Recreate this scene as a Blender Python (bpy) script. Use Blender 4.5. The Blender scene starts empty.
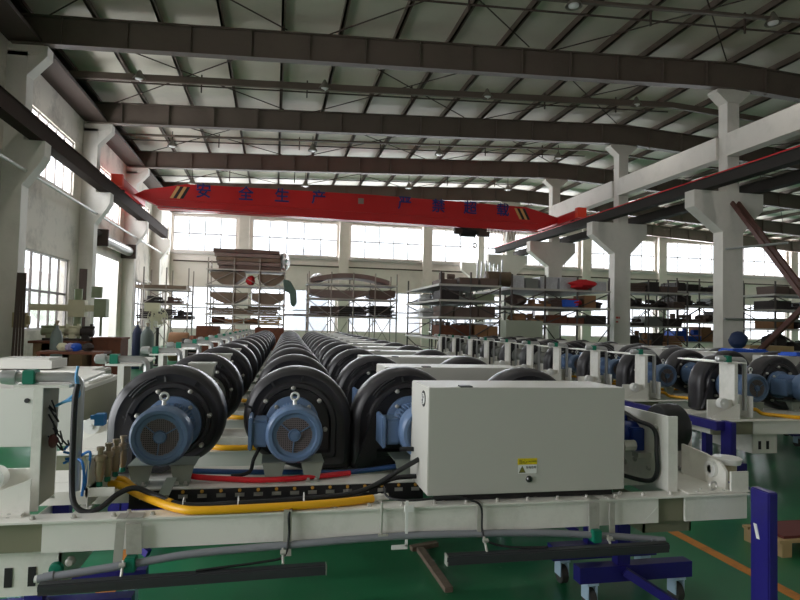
import bpy, bmesh, math, random
from mathutils import Vector, Matrix
random.seed(7)
S = bpy.context.scene
COL = S.collection
PI = math.pi

# ------------------------------------------------------------ camera
F_PX = 605.05
YAW, PITCH, ROLL = (math.radians(a) for a in (11.687, 2.2897, 1.2889))
H = 1.6
fw = Vector((math.sin(YAW)*math.cos(PITCH), math.cos(YAW)*math.cos(PITCH), math.sin(PITCH)))
r0 = Vector((math.cos(YAW), -math.sin(YAW), 0))
u0 = r0.cross(fw)
rt = r0*math.cos(ROLL) + u0*math.sin(ROLL)
up = -r0*math.sin(ROLL) + u0*math.cos(ROLL)
cam = bpy.data.cameras.new('camera'); co = bpy.data.objects.new('camera', cam); COL.objects.link(co)
cam.sensor_fit = 'HORIZONTAL'; cam.sensor_width = 36; cam.lens = 36*F_PX/800
cam.clip_start = 0.05; cam.clip_end = 400
m = Matrix((rt, up, -fw)).transposed().to_4x4(); m.translation = Vector((0, 0, H)); co.matrix_world = m
S.camera = co

def ray(x, y): return fw + rt*((x-400)/F_PX) - up*((y-300)/F_PX)
def at(x, y, Y):
    d = ray(x, y); return Vector((0, 0, H)) + d*(Y/d.y)
def atZ(x, y, Z):
    d = ray(x, y); return Vector((0, 0, H)) + d*((Z-H)/d.z)

# ------------------------------------------------------------ materials
MATS = {}
def mat(name, col, rough=0.5, metal=0.0, var=0.12, scale=3.0, bump=0.0, dirt=None, dirt_amt=0.0, dscale=1.5, dsharp=0.12, spec=0.5):
    if name in MATS: return MATS[name]
    M = bpy.data.materials.new(name); M.use_nodes = True
    n = M.node_tree.nodes; l = M.node_tree.links
    b = n['Principled BSDF']; b.inputs['Roughness'].default_value = rough; b.inputs['Metallic'].default_value = metal
    b.inputs['Specular IOR Level'].default_value = spec
    tc = n.new('ShaderNodeTexCoord')
    nz = n.new('ShaderNodeTexNoise'); nz.inputs['Scale'].default_value = scale; nz.inputs['Detail'].default_value = 4
    l.new(tc.outputs['Object'], nz.inputs['Vector'])
    mx = n.new('ShaderNodeMix'); mx.data_type = 'RGBA'
    l.new(nz.outputs['Fac'], mx.inputs[0])
    mx.inputs[6].default_value = (*[c*(1-var) for c in col], 1)
    mx.inputs[7].default_value = (*[min(1, c*(1+var)) for c in col], 1)
    out = mx.outputs[2]
    if dirt:
        n2 = n.new('ShaderNodeTexNoise'); n2.inputs['Scale'].default_value = dscale; n2.inputs['Detail'].default_value = 8; n2.inputs['Roughness'].default_value = .7
        l.new(tc.outputs['Object'], n2.inputs['Vector'])
        mr = n.new('ShaderNodeMapRange'); mr.inputs[1].default_value = .62 - dsharp; mr.inputs[2].default_value = .62 + dsharp
        mr.inputs[3].default_value = 0; mr.inputs[4].default_value = dirt_amt
        l.new(n2.outputs['Fac'], mr.inputs[0])
        m2 = n.new('ShaderNodeMix'); m2.data_type = 'RGBA'
        l.new(mr.outputs[0], m2.inputs[0]); l.new(out, m2.inputs[6]); m2.inputs[7].default_value = (*dirt, 1)
        out = m2.outputs[2]
    l.new(out, b.inputs['Base Color'])
    if bump:
        bp = n.new('ShaderNodeBump'); bp.inputs['Strength'].default_value = bump; bp.inputs['Distance'].default_value = .02
        nb = n.new('ShaderNodeTexNoise'); nb.inputs['Scale'].default_value = scale*8
        l.new(tc.outputs['Object'], nb.inputs['Vector'])
        l.new(nb.outputs['Fac'], bp.inputs['Height']); l.new(bp.outputs[0], b.inputs['Normal'])
    MATS[name] = M
    return M

def srgb(r, g, b):
    return tuple(((c/255)/12.92 if c/255 <= .04045 else ((c/255+.055)/1.055)**2.4) for c in (r, g, b))

FRAME = mat('painted_pale_grey', srgb(230, 228, 220), .4, var=.05, dirt=srgb(140, 140, 125), dirt_amt=.35, dscale=3)
CAB = mat('cabinet_paint', srgb(188, 186, 178), .45, var=.03, scale=1.5)
OLIVE = mat('olive_grey_paint_and_shade', srgb(128, 126, 104), .5, var=.08)  # on the post and unit sides this tone stands in for shade
SHEETM = mat('galvanised_bracket', srgb(150, 158, 146), .45, metal=.2, var=.08)
BLK = mat('black_moulded_shell', srgb(46, 44, 47), .38, var=.12, scale=6)
BLK2 = mat('black_rubber', srgb(28, 28, 30), .5, var=.1)
BLUE = mat('blue_motor_paint', srgb(94, 117, 150), .36, var=.08, scale=8)
GREYM = mat('grey_motor_paint', srgb(120, 122, 116), .5, var=.1)
BOXG = mat('grey_terminal_box', srgb(165, 165, 155), .5, var=.06)
DARK = mat('dark_cavity', srgb(24, 22, 22), .7)
BOLT = mat('bolt_zinc', srgb(190, 188, 180), .35, metal=.4)
EYE = mat('eyebolt_zinc', srgb(225, 225, 220), .3, metal=.3)
SLOT = mat('black_cable_tray', srgb(34, 33, 34), .5)
YEL = mat('yellow_hose', srgb(232, 170, 12), .4, var=.06)
RED = mat('red_hose', srgb(205, 22, 36), .4)
BLUEH = mat('blue_air_hose', srgb(40, 120, 200), .4)
LBLUE = mat('light_blue_strap', srgb(96, 165, 215), .5)
PIPEG = mat('grey_plastic_pipe', srgb(132, 134, 140), .4)
PIPES = mat('silver_air_pipe', srgb(178, 178, 178), .28, metal=.6)
GREEN = mat('green_clamp', srgb(10, 112, 88), .45)
BARB = mat('black_anodised_bar', srgb(52, 52, 56), .42)
STRAP = mat('steel_strap', srgb(182, 178, 170), .4, metal=.25, dirt=srgb(120, 100, 85), dirt_amt=.4, dscale=14)
INDIGO = mat('indigo_cart_paint', srgb(36, 30, 116), .42, var=.08, dirt=srgb(30, 28, 60), dirt_amt=.4, dscale=5)
BRASS = mat('regulator_brass', srgb(160, 142, 118), .35, metal=.5)
WHITE = mat('white_plastic', srgb(228, 228, 224), .4)
WCON = mat('whitewashed_concrete', srgb(222, 217, 209), .75, var=.05, scale=2, bump=.15, dirt=srgb(150, 148, 135), dirt_amt=.25, dscale=1.2)
WALLM = mat('stained_plaster', srgb(222, 214, 202), .85, var=.08, scale=.7, bump=.2, dirt=srgb(104, 98, 88), dirt_amt=.7, dscale=.9, dsharp=.13)
BWALL = mat('back_wall_plaster', srgb(214, 204, 196), .85, var=.06, scale=.5, dirt=srgb(140, 130, 118), dirt_amt=.4, dscale=.35)
STEEL = mat('brown_primer_steel', srgb(106, 93, 84), .6, var=.1, scale=1.2, dirt=srgb(84, 72, 64), dirt_amt=.5, dscale=.8)
STEELD = mat('dark_steel', srgb(74, 60, 54), .8, var=.12)
CRANER = mat('crane_rail_grey', srgb(66, 62, 60), .85, var=.1, spec=.15)
ROOF = mat('roof_insulation', srgb(212, 204, 190), .6, var=.06, scale=.6, dirt=srgb(168, 164, 150), dirt_amt=.4, dscale=.5)
CRED = mat('crane_red_paint', srgb(196, 16, 18), .4, var=.06, scale=1)
NAVY = mat('navy_lettering', srgb(32, 36, 110), .5)
STRY = mat('stripe_yellow', srgb(215, 165, 100), .5)
STRB = mat('stripe_black', srgb(18, 14, 14), .5)
SCAF = mat('scaffold_tube', srgb(150, 142, 134), .5, metal=.3)
SCAFD = mat('scaffold_dark', srgb(78, 68, 64), .6)
SHB = mat('shelf_board', srgb(84, 70, 62), .6)
RUST = mat('rust_iron', srgb(110, 62, 42), .8, var=.25, scale=5, dirt=srgb(60, 38, 30), dirt_amt=.7, dscale=4)
CART = mat('cardboard', srgb(150, 110, 78), .85, var=.12, scale=4)
WOOD = mat('pale_wood', srgb(196, 166, 120), .8, var=.15, scale=4)
BOARD = mat('grey_brown_board', srgb(124, 108, 92), .75, var=.2, scale=3)
BOARDD = mat('dark_brown_board', srgb(104, 86, 78), .75, var=.2, scale=3)
BOARDP = mat('purple_brown_sheet', srgb(134, 118, 112), .7, var=.15, scale=3)
DGOODS = mat('dark_parts', srgb(52, 44, 42), .7, var=.3, scale=9)
TARP = mat('green_tarp', srgb(88, 112, 104), .7, var=.2, scale=8)
REDW = mat('red_cloth', srgb(190, 20, 30), .7, var=.1)
BLUEP = mat('blue_plastic', srgb(30, 84, 190), .5)
SILV = mat('silver_wrap', srgb(185, 185, 188), .3, metal=.4, var=.3, scale=15)
MGREEN = mat('machine_tool_green', srgb(140, 150, 120), .55, var=.15, scale=5)
MCREAM = mat('machine_tool_cream', srgb(205, 200, 170), .55)
CYLG = mat('gas_cylinder_grey', srgb(110, 120, 116), .5, var=.1)
CYLB = mat('gas_cylinder_navy', srgb(38, 48, 80), .5)
SHUT = mat('shutter_steel', srgb(150, 145, 140), .4, metal=.3)
WFR = mat('window_frame_paint', srgb(178, 172, 168), .5)
WMUL = mat('window_mullion', srgb(120, 112, 108), .5)
ORAL = mat('floor_line_orange', srgb(204, 130, 50), .6, var=.1, dirt=srgb(120, 80, 50), dirt_amt=.6, dscale=7)
OUTB = mat('outside_building', srgb(232, 232, 236), .9)
OUTB2 = mat('outside_pale_block', srgb(205, 210, 218), .9)
OUTG = mat('outside_ground', srgb(215, 215, 210), .9)
TREE = mat('outside_tree', srgb(205, 212, 200), .9)
LABY = mat('label_yellow', srgb(225, 200, 20), .5)
MBLUE = mat('bright_blue_gearmotor', srgb(24, 50, 124), .35)
SKIN = mat('lamp_enamel', srgb(120, 115, 105), .4)

# glossy green floor
def floor_mat():
    M = bpy.data.materials.new('green_epoxy_floor'); M.use_nodes = True
    n = M.node_tree.nodes; l = M.node_tree.links; b = n['Principled BSDF']
    tc = n.new('ShaderNodeTexCoord'); nz = n.new('ShaderNodeTexNoise'); nz.inputs['Scale'].default_value = 1.2; nz.inputs['Detail'].default_value = 8
    l.new(tc.outputs['Object'], nz.inputs['Vector'])
    cr = n.new('ShaderNodeValToRGB'); cr.color_ramp.elements[0].position = .3; cr.color_ramp.elements[0].color = (*srgb(32, 102, 66), 1)
    cr.color_ramp.elements[1].position = .7; cr.color_ramp.elements[1].color = (*srgb(46, 130, 86), 1)
    l.new(nz.outputs['Fac'], cr.inputs[0])
    sp = n.new('ShaderNodeTexNoise'); sp.inputs['Scale'].default_value = 26; sp.inputs['Detail'].default_value = 3
    l.new(tc.outputs['Object'], sp.inputs['Vector'])
    mr = n.new('ShaderNodeMapRange'); mr.inputs[1].default_value = .70; mr.inputs[2].default_value = .74; mr.inputs[4].default_value = .5
    l.new(sp.outputs['Fac'], mr.inputs[0])
    mx = n.new('ShaderNodeMix'); mx.data_type = 'RGBA'; l.new(mr.outputs[0], mx.inputs[0]); l.new(cr.outputs[0], mx.inputs[6]); mx.inputs[7].default_value = (*srgb(120, 150, 120), 1)
    l.new(mx.outputs[2], b.inputs['Base Color'])
    r2 = n.new('ShaderNodeMapRange'); r2.inputs[3].default_value = .22; r2.inputs[4].default_value = .42
    l.new(nz.outputs['Fac'], r2.inputs[0]); l.new(r2.outputs[0], b.inputs['Roughness'])
    return M
FLOOR = floor_mat()

def glass_mat():
    M = bpy.data.materials.new('window_glass'); M.use_nodes = True
    n = M.node_tree.nodes; l = M.node_tree.links
    for x in list(n):
        if x.type != 'OUTPUT_MATERIAL': n.remove(x)
    o = n[0]; t = n.new('ShaderNodeBsdfTransparent'); g = n.new('ShaderNodeBsdfGlossy'); g.inputs['Roughness'].default_value = .1
    t.inputs[0].default_value = (.93, .94, .95, 1)
    mx = n.new('ShaderNodeMixShader'); mx.inputs[0].default_value = .06
    l.new(t.outputs[0], mx.inputs[1]); l.new(g.outputs[0], mx.inputs[2]); l.new(mx.outputs[0], o.inputs[0])
    return M
GLASS = glass_mat()

# ------------------------------------------------------------ mesh builder
class MB:
    def __init__(s): s.v = []; s.f = []; s.mi = []; s.m = 0
    def add(s, vs, fs):
        o = len(s.v); s.v += [tuple(v) for v in vs]
        for f in fs: s.f.append([i+o for i in f]); s.mi.append(s.m)
        return s
    def box(s, x0, x1, y0, y1, z0, z1):
        if x0 > x1: x0, x1 = x1, x0
        if y0 > y1: y0, y1 = y1, y0
        if z0 > z1: z0, z1 = z1, z0
        v = [(x0,y0,z0),(x1,y0,z0),(x1,y1,z0),(x0,y1,z0),(x0,y0,z1),(x1,y0,z1),(x1,y1,z1),(x0,y1,z1)]
        return s.add(v, [(3,2,1,0),(4,5,6,7),(0,1,5,4),(1,2,6,5),(2,3,7,6),(3,0,4,7)])
    def prism(s, poly, axis, a, b):
        # poly in the plane normal to axis; order: x->(y,z), y->(x,z), z->(x,y)
        n = len(poly)
        def P(p, t):
            return (t, p[0], p[1]) if axis == 'x' else ((p[0], t, p[1]) if axis == 'y' else (p[0], p[1], t))
        v = [P(p, a) for p in poly] + [P(p, b) for p in poly]
        f = [list(range(n))[::-1], list(range(n, 2*n))] + [(i, (i+1) % n, n+(i+1) % n, n+i) for i in range(n)]
        return s.add(v, f)
    def beam(s, p, q, w, h, upv=(0, 0, 1)):
        p = Vector(p); q = Vector(q); d = (q-p).normalized(); u = Vector(upv)
        sd = d.cross(u)
        if sd.length < 1e-4: sd = d.cross(Vector((0, 1, 0)))
        sd.normalize(); u = sd.cross(d).normalized()
        v = []
        for c in (p, q):
            for a, b in ((-1,-1),(1,-1),(1,1),(-1,1)): v.append(c + sd*(a*w/2) + u*(b*h/2))
        return s.add(v, [(0,1,2,3),(7,6,5,4),(0,4,5,1),(1,5,6,2),(2,6,7,3),(3,7,4,0)])
    def cyl(s, p, q, r, n=12, r2=None):
        return s.tube([p, q], r, n, r2=r2)
    def tube(s, pts, r, n=8, r2=None):
        pts = [Vector(p) for p in pts]; k = len(pts)
        prev = None; vs = []
        for i, p in enumerate(pts):
            d = (pts[min(i+1, k-1)] - pts[max(i-1, 0)]).normalized()
            if prev is None:
                a = Vector((0, 0, 1)) if abs(d.z) < .9 else Vector((1, 0, 0))
                sd = d.cross(a).normalized()
            else:
                sd = (prev - d*prev.dot(d)).normalized()
            prev = sd; u = sd.cross(d)
            rr = r if r2 is None else r + (r2-r)*i/(k-1)
            for j in range(n):
                t = 2*PI*j/n; vs.append(p + sd*(rr*math.cos(t)) + u*(rr*math.sin(t)))
        fs = []
        for i in range(k-1):
            for j in range(n):
                a = i*n+j; b = i*n+(j+1) % n; fs.append((a, b, b+n, a+n))
        fs.append(list(range(n))[::-1]); fs.append([(k-1)*n+j for j in range(n)])
        return s.add(vs, fs)
    def lathe(s, prof, c, axis='y', n=24, cap=True):
        # prof: (along axis, radius)
        vs = []
        for a, r in prof:
            for j in range(n):
                t = 2*PI*j/n; x, z = r*math.cos(t), r*math.sin(t)
                if axis == 'y': vs.append((c[0]+x, c[1]+a, c[2]+z))
                elif axis == 'x': vs.append((c[0]+a, c[1]+x, c[2]+z))
                else: vs.append((c[0]+x, c[1]+z, c[2]+a))
        fs = []
        for i in range(len(prof)-1):
            for j in range(n):
                a = i*n+j; b = i*n+(j+1) % n; fs.append((a, b, b+n, a+n))
        if cap:
            fs.append(list(range(n))[::-1]); fs.append([(len(prof)-1)*n+j for j in range(n)])
        return s.add(vs, fs)
    def torus(s, c, R, r, axis='y', n=18, m=8):
        vs = []; fs = []
        for i in range(n):
            t = 2*PI*i/n
            for j in range(m):
                p = 2*PI*j/m; q = R+r*math.cos(p); a, b, h = q*math.cos(t), q*math.sin(t), r*math.sin(p)
                vs.append((c[0]+a, c[1]+h, c[2]+b) if axis == 'y' else ((c[0]+h, c[1]+a, c[2]+b) if axis == 'x' else (c[0]+a, c[1]+b, c[2]+h)))
        for i in range(n):
            for j in range(m):
                fs.append((i*m+j, i*m+(j+1) % m, ((i+1) % n)*m+(j+1) % m, ((i+1) % n)*m+j))
        return s.add(vs, fs)
    def blob(s, c, rx, ry, rz, jit=.15, n=8, m=6):
        vs = [(c[0], c[1], c[2]-rz)]
        for i in range(1, m):
            a = -PI/2 + PI*i/m
            for j in range(n):
                t = 2*PI*j/n; k = 1+random.uniform(-jit, jit)
                vs.append((c[0]+rx*k*math.cos(a)*math.cos(t), c[1]+ry*k*math.cos(a)*math.sin(t), c[2]+rz*math.sin(a)*(1+random.uniform(-jit, jit)*.5)))
        vs.append((c[0], c[1], c[2]+rz)); fs = []
        for j in range(n): fs.append((0, 1+(j+1) % n, 1+j))
        for i in range(m-2):
            for j in range(n):
                a = 1+i*n+j; b = 1+i*n+(j+1) % n; fs.append((a, b, b+n, a+n))
        t = len(vs)-1; o = 1+(m-2)*n
        for j in range(n): fs.append((o+j, o+(j+1) % n, t))
        return s.add(vs, fs)

ORG = Vector((0, 0, 0))
def obj(name, mb, mats, parent=None, smooth=False, bevel=0, label=None):
    me = bpy.data.meshes.new(name)
    me.from_pydata([Vector(v)-ORG for v in mb.v], [], mb.f)
    bm = bmesh.new(); bm.from_mesh(me); bmesh.ops.recalc_face_normals(bm, faces=bm.faces)
    if bevel:
        bmesh.ops.bevel(bm, geom=[e for e in bm.edges if len(e.link_faces) == 2 and e.calc_face_angle(0) > .6], offset=bevel, segments=2, affect='EDGES', clamp_overlap=True)
    bm.to_mesh(me); bm.free()
    if not isinstance(mats, (list, tuple)): mats = [mats]
    for q in mats: me.materials.append(q)
    if len(mats) > 1 and not bevel:
        for p, i in zip(me.polygons, mb.mi): p.material_index = i
    if smooth or bevel:
        me.shade_smooth(); me.set_sharp_from_angle(angle=math.radians(38))
    o = bpy.data.objects.new(name, me); COL.objects.link(o)
    if parent: o.parent = parent
    else: o.location = ORG
    if label: o['label'] = label
    return o
def tag(o, label=None, cat=None, group=None, kind=None):
    if label: o['label'] = label
    if cat: o['category'] = cat
    if group: o['group'] = group
    if kind: o['kind'] = kind
    return o
def thing(name, loc, label, cat, group=None):
    global ORG
    ORG = Vector(loc)
    o = bpy.data.objects.new(name, None); COL.objects.link(o); o.location = loc; o.empty_display_size = .1
    return tag(o, label, cat, group)
def single(name, loc, mb, mats, label, cat, group=None, **k):
    global ORG
    ORG = Vector(loc); o = obj(name, mb, mats, None, **k); return tag(o, label, cat, group)
def struct(name, mb, mats, **k):
    global ORG
    ORG = Vector((0, 0, 0)); o = obj(name, mb, mats, None, **k); o['kind'] = 'structure'; return o
def copy_tree(o, parent=None):
    c = o.copy(); COL.objects.link(c)
    if parent: c.parent = parent
    for ch in o.children: copy_tree(ch, c)
    return c
def dup(o, off, label, group=None):
    c = copy_tree(o); c.location = o.location + Vector(off); c['label'] = label
    if group: c['group'] = group
    return c
def smoothpts(P, k=6):
    P = [Vector(p) for p in P]; out = []
    for i in range(len(P)-1):
        a = P[max(i-1, 0)]; b = P[i]; c = P[i+1]; d = P[min(i+2, len(P)-1)]
        for j in range(k):
            t = j/k; out.append(.5*((2*b)+(c-a)*t+(2*a-5*b+4*c-d)*t*t+(3*b-a-3*c+d)*t**3))
    out.append(P[-1]); return out

def text_mesh(txt, size, name, mt, parent, mw, ext=.004, bold=0):
    cu = bpy.data.curves.new(name, 'FONT'); cu.body = txt; cu.size = size; cu.extrude = ext; cu.bevel_depth = size*bold; cu.bevel_resolution = 0
    cu.align_x = 'CENTER'; cu.align_y = 'CENTER'
    t = bpy.data.objects.new(name, cu); COL.objects.link(t)
    dg = bpy.context.evaluated_depsgraph_get()
    me = bpy.data.meshes.new_from_object(t.evaluated_get(dg)); bpy.data.objects.remove(t)
    me.materials.clear(); me.materials.append(mt)
    xs_ = [v.co.x for v in me.vertices]; ys_ = [v.co.y for v in me.vertices]
    me.transform(Matrix.Translation((-(min(xs_)+max(xs_))/2, -(min(ys_)+max(ys_))/2, 0)))
    me.transform(mw); me.transform(Matrix.Translation(-ORG))
    o = bpy.data.objects.new(name, me); COL.objects.link(o); o.parent = parent
    return o
def rep(name, fn, mt, parent, locs, smooth=False):
    """one small piece, repeated as objects of its own that share the mesh"""
    mb = MB(); fn(mb, *locs[0]); a = obj(name, mb, mt, parent, smooth=smooth)
    for q in locs[1:]:
        c = a.copy(); COL.objects.link(c); c.parent = parent; c.location = Vector(q)-Vector(locs[0])
FRONT = Matrix.Rotation(PI/2, 4, 'X')   # text standing in the XZ plane, facing -Y

# ------------------------------------------------------------ setting
XW = -6.5; YB = 40.0; XR = 46.0; XRIDGE = 13.7
def roofz(x): return 9.42 + .05*(x if x <= XRIDGE else 2*XRIDGE-x)
struct('floor', MB().box(XW-.3, XR, -7, YB+.3, -.2, 0), FLOOR)
g = MB().box(-90, 140, -60, 160, -.35, -.22); tag(single('outside_ground', (0, 0, -.3), g, OUTG, None, None), kind='structure')
struct('trim_1', MB().box(-.97, -.86, .5, 24, 0, .003), ORAL)
struct('trim_2', MB().box(3.11, 3.2, .5, 24, 0, .003), ORAL)
# back wall with upper and lower window bands
WB = [(-6.4, -2.54), (-1.54, 3.95), (4.82, 9.73), (10.4, 15.6), (16.46, 21.3), (22.4, 27.5), (28.5, 33.4), (34.3, 39.0), (40.0, 45.4)]
w = MB(); UZ0, UZ1, LZ0, LZ1 = 5.95, 8.17, 1.0, 3.72
w.box(XW, XR, YB, YB+.3, 0, LZ0); w.box(XW, XR, YB, YB+.3, LZ1, UZ0)
w.prism([(XW, UZ1), (XR, UZ1), (XR, roofz(XR)), (XRIDGE, roofz(XRIDGE)), (XW, roofz(XW))], 'y', YB, YB+.3)
xs = [XW] + [c for ab in WB for c in ab] + [XR]
for i in range(0, len(xs), 2):
    for z0, z1 in ((LZ0, LZ1), (UZ0, UZ1)): w.box(xs[i], xs[i+1], YB, YB+.3, z0, z1)
struct('wall_back', w, BWALL)
wn = 0
def window(axis, a0, a1, z0, z1, pos, na, nz, d=.06):
    """frame with mullions as one mesh and its glass as a child"""
    global wn; wn += 1
    f = MB()
    def B(p0, p1, q0, q1, t=.07):
        if axis == 'y': f.box(p0, p1, pos-t/2, pos+t/2, q0, q1)
        else: f.box(pos-t/2, pos+t/2, p0, p1, q0, q1)
    B(a0, a0+d, z0, z1); B(a1-d, a1, z0, z1); B(a0, a1, z0, z0+d); B(a0, a1, z1-d, z1)
    o = struct('window_%d' % wn, f, WFR)
    f = MB()
    for i in range(1, na):
        x = a0+(a1-a0)*i/na; B(x-.03, x+.03, z0+d, z1-d, .05)
    for i in range(1, nz):
        z = z0+(z1-z0)*i/nz; B(a0+d, a1-d, z-.035, z+.035, .055)
    obj('glazing_bars', f, WMUL, o)
    f = MB()
    if axis == 'y': f.box(a0+d, a1-d, pos-.004, pos+.004, z0+d, z1-d)
    else: f.box(pos-.004, pos+.004, a0+d, a1-d, z0+d, z1-d)
    obj('pane', f, GLASS, o)
    return o
for a, b in WB:
    window('y', a, b, UZ0, UZ1, YB+.12, 5 if b-a > 4 else 4, 2)
    window('y', a, b, LZ0, LZ1, YB+.12, 3, 2)
tn = 2
for i in range(len(WB)-1):   # wall piers between the bays
    tn += 1
    a = WB[i][1]; b = WB[i+1][0]; c = (a+b)/2
    struct('trim_%d' % tn, MB().box(c-.32, c+.32, YB-.3, YB, 0, 9.0), BWALL)
tn += 1; struct('trim_%d' % tn, MB().box(XW, XR, YB-.12, YB, UZ0-.22, UZ0-.03), WFR)
single('wall_pipe', (5, YB-.2, 5.3), MB().cyl((XW+.2, YB-.2, 5.28), (XR-.5, YB-.2, 5.28), .045, 8), STEELD,
       'thin dark pipe running the length of the far wall below its upper windows', 'pipe')

# left wall
LW = [(17.6, 21.2), (23.6, 27.3), (29.7, 33.2), (35.7, 39.2)]
w = MB()
UL0, UL1, LL0, LL1 = 5.5, 7.25, 1.2, 3.42
def strip(y0, y1, holes):
    z = 0
    for h0, h1 in sorted(holes):
        if h0 > z: w.box(XW-.3, XW, y0, y1, z, h0)
        z = h1
    w.box(XW-.3, XW, y0, y1, z, 9.1)
DOOR = (23.7, 27.6, 4.05)
strip(-7, -2, []); strip(-2, 7, [(.3, 4.8)]); strip(7, 11.5, [(5.5, 7.25), (LL0, LL1)]); strip(11.5, 17.6, [])  # unseen wide opening near the camera, added to let light in from the left
y = 17.6
for i, (a, b) in enumerate(LW):
    if a > y: strip(y, a, [])
    if i == 1: strip(a, b, [(0, DOOR[2]), (UL0, UL1)])
    else: strip(a, b, [(LL0, LL1), (UL0, UL1)])
    y = b
strip(y, YB+.3, [])
struct('wall_left', w, WALLM)
for i, (a, b) in enumerate(LW):
    window('x', a, b, UL0, UL1, XW-.1, 5, 1)
    if i != 1: window('x', a, b, LL0, LL1, XW-.1, 5, 2)
window('x', 7, 11.5, 5.5, 7.25, XW-.1, 5, 1); window('x', 7, 11.5, LL0, LL1, XW-.1, 5, 2)
# doorway in the left wall with rolled-up shutter
t = struct('door_1', MB().box(XW-.28, XW+.03, 23.605, 23.7, 0, 4.04).box(XW-.28, XW+.03, 27.2, 27.295, 0, 4.04).box(XW-.28, XW+.03, 23.7, 27.2, 3.95, 4.04), WCON)
obj('shutter_roll', MB().cyl((XW+.32, 23.3, 4.45), (XW+.32, 27.6, 4.45), .2, 16), SHUT, t, smooth=True)
obj('shutter_box', MB().box(XW+.02, XW+.6, 23.2, 23.3, 4.15, 4.75).box(XW+.02, XW+.6, 27.6, 27.7, 4.15, 4.75).cyl((XW+.3, 22.7, 4.6), (XW+.3, 23.2, 4.6), .1, 10), STEELD, t)
# pilasters with corbels
for y in (10, 16, 22, 28, 34):
    tn += 1
    p = MB().box(XW, -6.05, y, y+.42, 0, 8.0)
    p.prism([(-6.05, 5.85), (-5.58, 5.85), (-5.58, 5.5), (-5.68, 5.3), (-6.05, 4.75)], 'y', y, y+.42)
    p.prism([(-6.05, 7.9), (-5.7, 8.05), (-5.7, 8.22), (XW, 8.22), (XW, 7.9)], 'y', y, y+.42)
    p.prism([(-6.05, 7.45), (-5.62, 7.95), (-5.62, 8.2), (-6.05, 8.2)], 'y', y+.02, y+.4)
    struct('trim_%d' % tn, p, WCON)
# wall behind and right part of the hall (out of the picture, they shape the light)
struct('wall_front', MB().box(XW, XR, -7.3, -7, 0, 9.2), BWALL)
struct('wall_right', MB().box(XR, XR+.3, -7, YB+.3, 0, 5.3).box(XR, XR+.3, -7, YB+.3, 6.5, 8.2), BWALL)
# roof
Y0R = -7
c = MB()
c.add([(XW, Y0R, roofz(XW)), (XRIDGE, Y0R, roofz(XRIDGE)), (XRIDGE, YB, roofz(XRIDGE)), (XW, YB, roofz(XW)),
       (XW, Y0R, roofz(XW)+.06), (XRIDGE, Y0R, roofz(XRIDGE)+.06), (XRIDGE, YB, roofz(XRIDGE)+.06), (XW, YB, roofz(XW)+.06)],
      [(0,1,2,3),(7,6,5,4),(0,4,5,1),(1,5,6,2),(2,6,7,3),(3,7,4,0)])
c.add([(XRIDGE, Y0R, roofz(XRIDGE)), (XR, Y0R, roofz(XR)), (XR, YB, roofz(XR)), (XRIDGE, YB, roofz(XRIDGE)),
       (XRIDGE, Y0R, roofz(XRIDGE)+.06), (XR, Y0R, roofz(XR)+.06), (XR, YB, roofz(XR)+.06), (XRIDGE, YB, roofz(XRIDGE)+.06)],
      [(0,1,2,3),(7,6,5,4),(0,4,5,1),(1,5,6,2),(2,6,7,3),(3,7,4,0)])
struct('ceiling', c, ROOF)
single('eaves_beam', (XW+.4, 16, 8.6), MB().box(XW, XW+.75, 8.3, YB-.1, 8.24, 8.34).box(XW+.05, XW+.12, 8.3, YB-.1, 8.34, 9.0).box(XW, XW+.5, 8.3, YB-.1, 8.93, 9.02), STEELD,
       'dark steel eaves beam along the top of the left wall', 'beam')
# roof frames
FY = {10: 'first roof beam above the camera', 16: 'near deep brown roof beam crossing the hall above the near columns', 22: 'second deep brown roof beam, between the near one and the red crane',
      28: 'third deep brown roof beam, just above the red crane girder', 34: 'fourth roof beam, behind the red crane girder', 39.3: 'last roof beam against the far wall'}
for y, lab in FY.items():
    t = thing('roof_beam', (XRIDGE, y, 9), lab, 'beam', None)
    for sgn in (0, 1):
        X0, X1 = (XW+.1, XRIDGE) if sgn == 0 else (XRIDGE, XR-.1)
        zb = lambda x: 8.47+.048*(x if x <= 13.0 else 2*13.0-x if x > 14.5 else 13.0)
        zt = lambda x: roofz(x)-.22
        b = MB()
        b.prism([(X0, zb(X0)), (X1, zb(X1)), (X1, zt(X1)), (X0, zt(X0))], 'y', y-.012, y+.012)
        k = 12
        b.prism([(X0, zb(X0)), (X1, zb(X1)), (X1, zb(X1)+.025), (X0, zb(X0)+.025)], 'y', y-.13, y+.13)
        b.prism([(X0, zt(X0)-.025), (X1, zt(X1)-.025), (X1, zt(X1)), (X0, zt(X0))], 'y', y-.13, y+.13)
        obj('girder', b, STEEL, t)
        b = MB(); x = X0+1.1
        while x < X1:
            b.box(x-.012, x+.012, y-.12, y-.012, zb(x), zt(x)-.02); x += 1.5
        obj('stiffener', b, STEEL, t)
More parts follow.
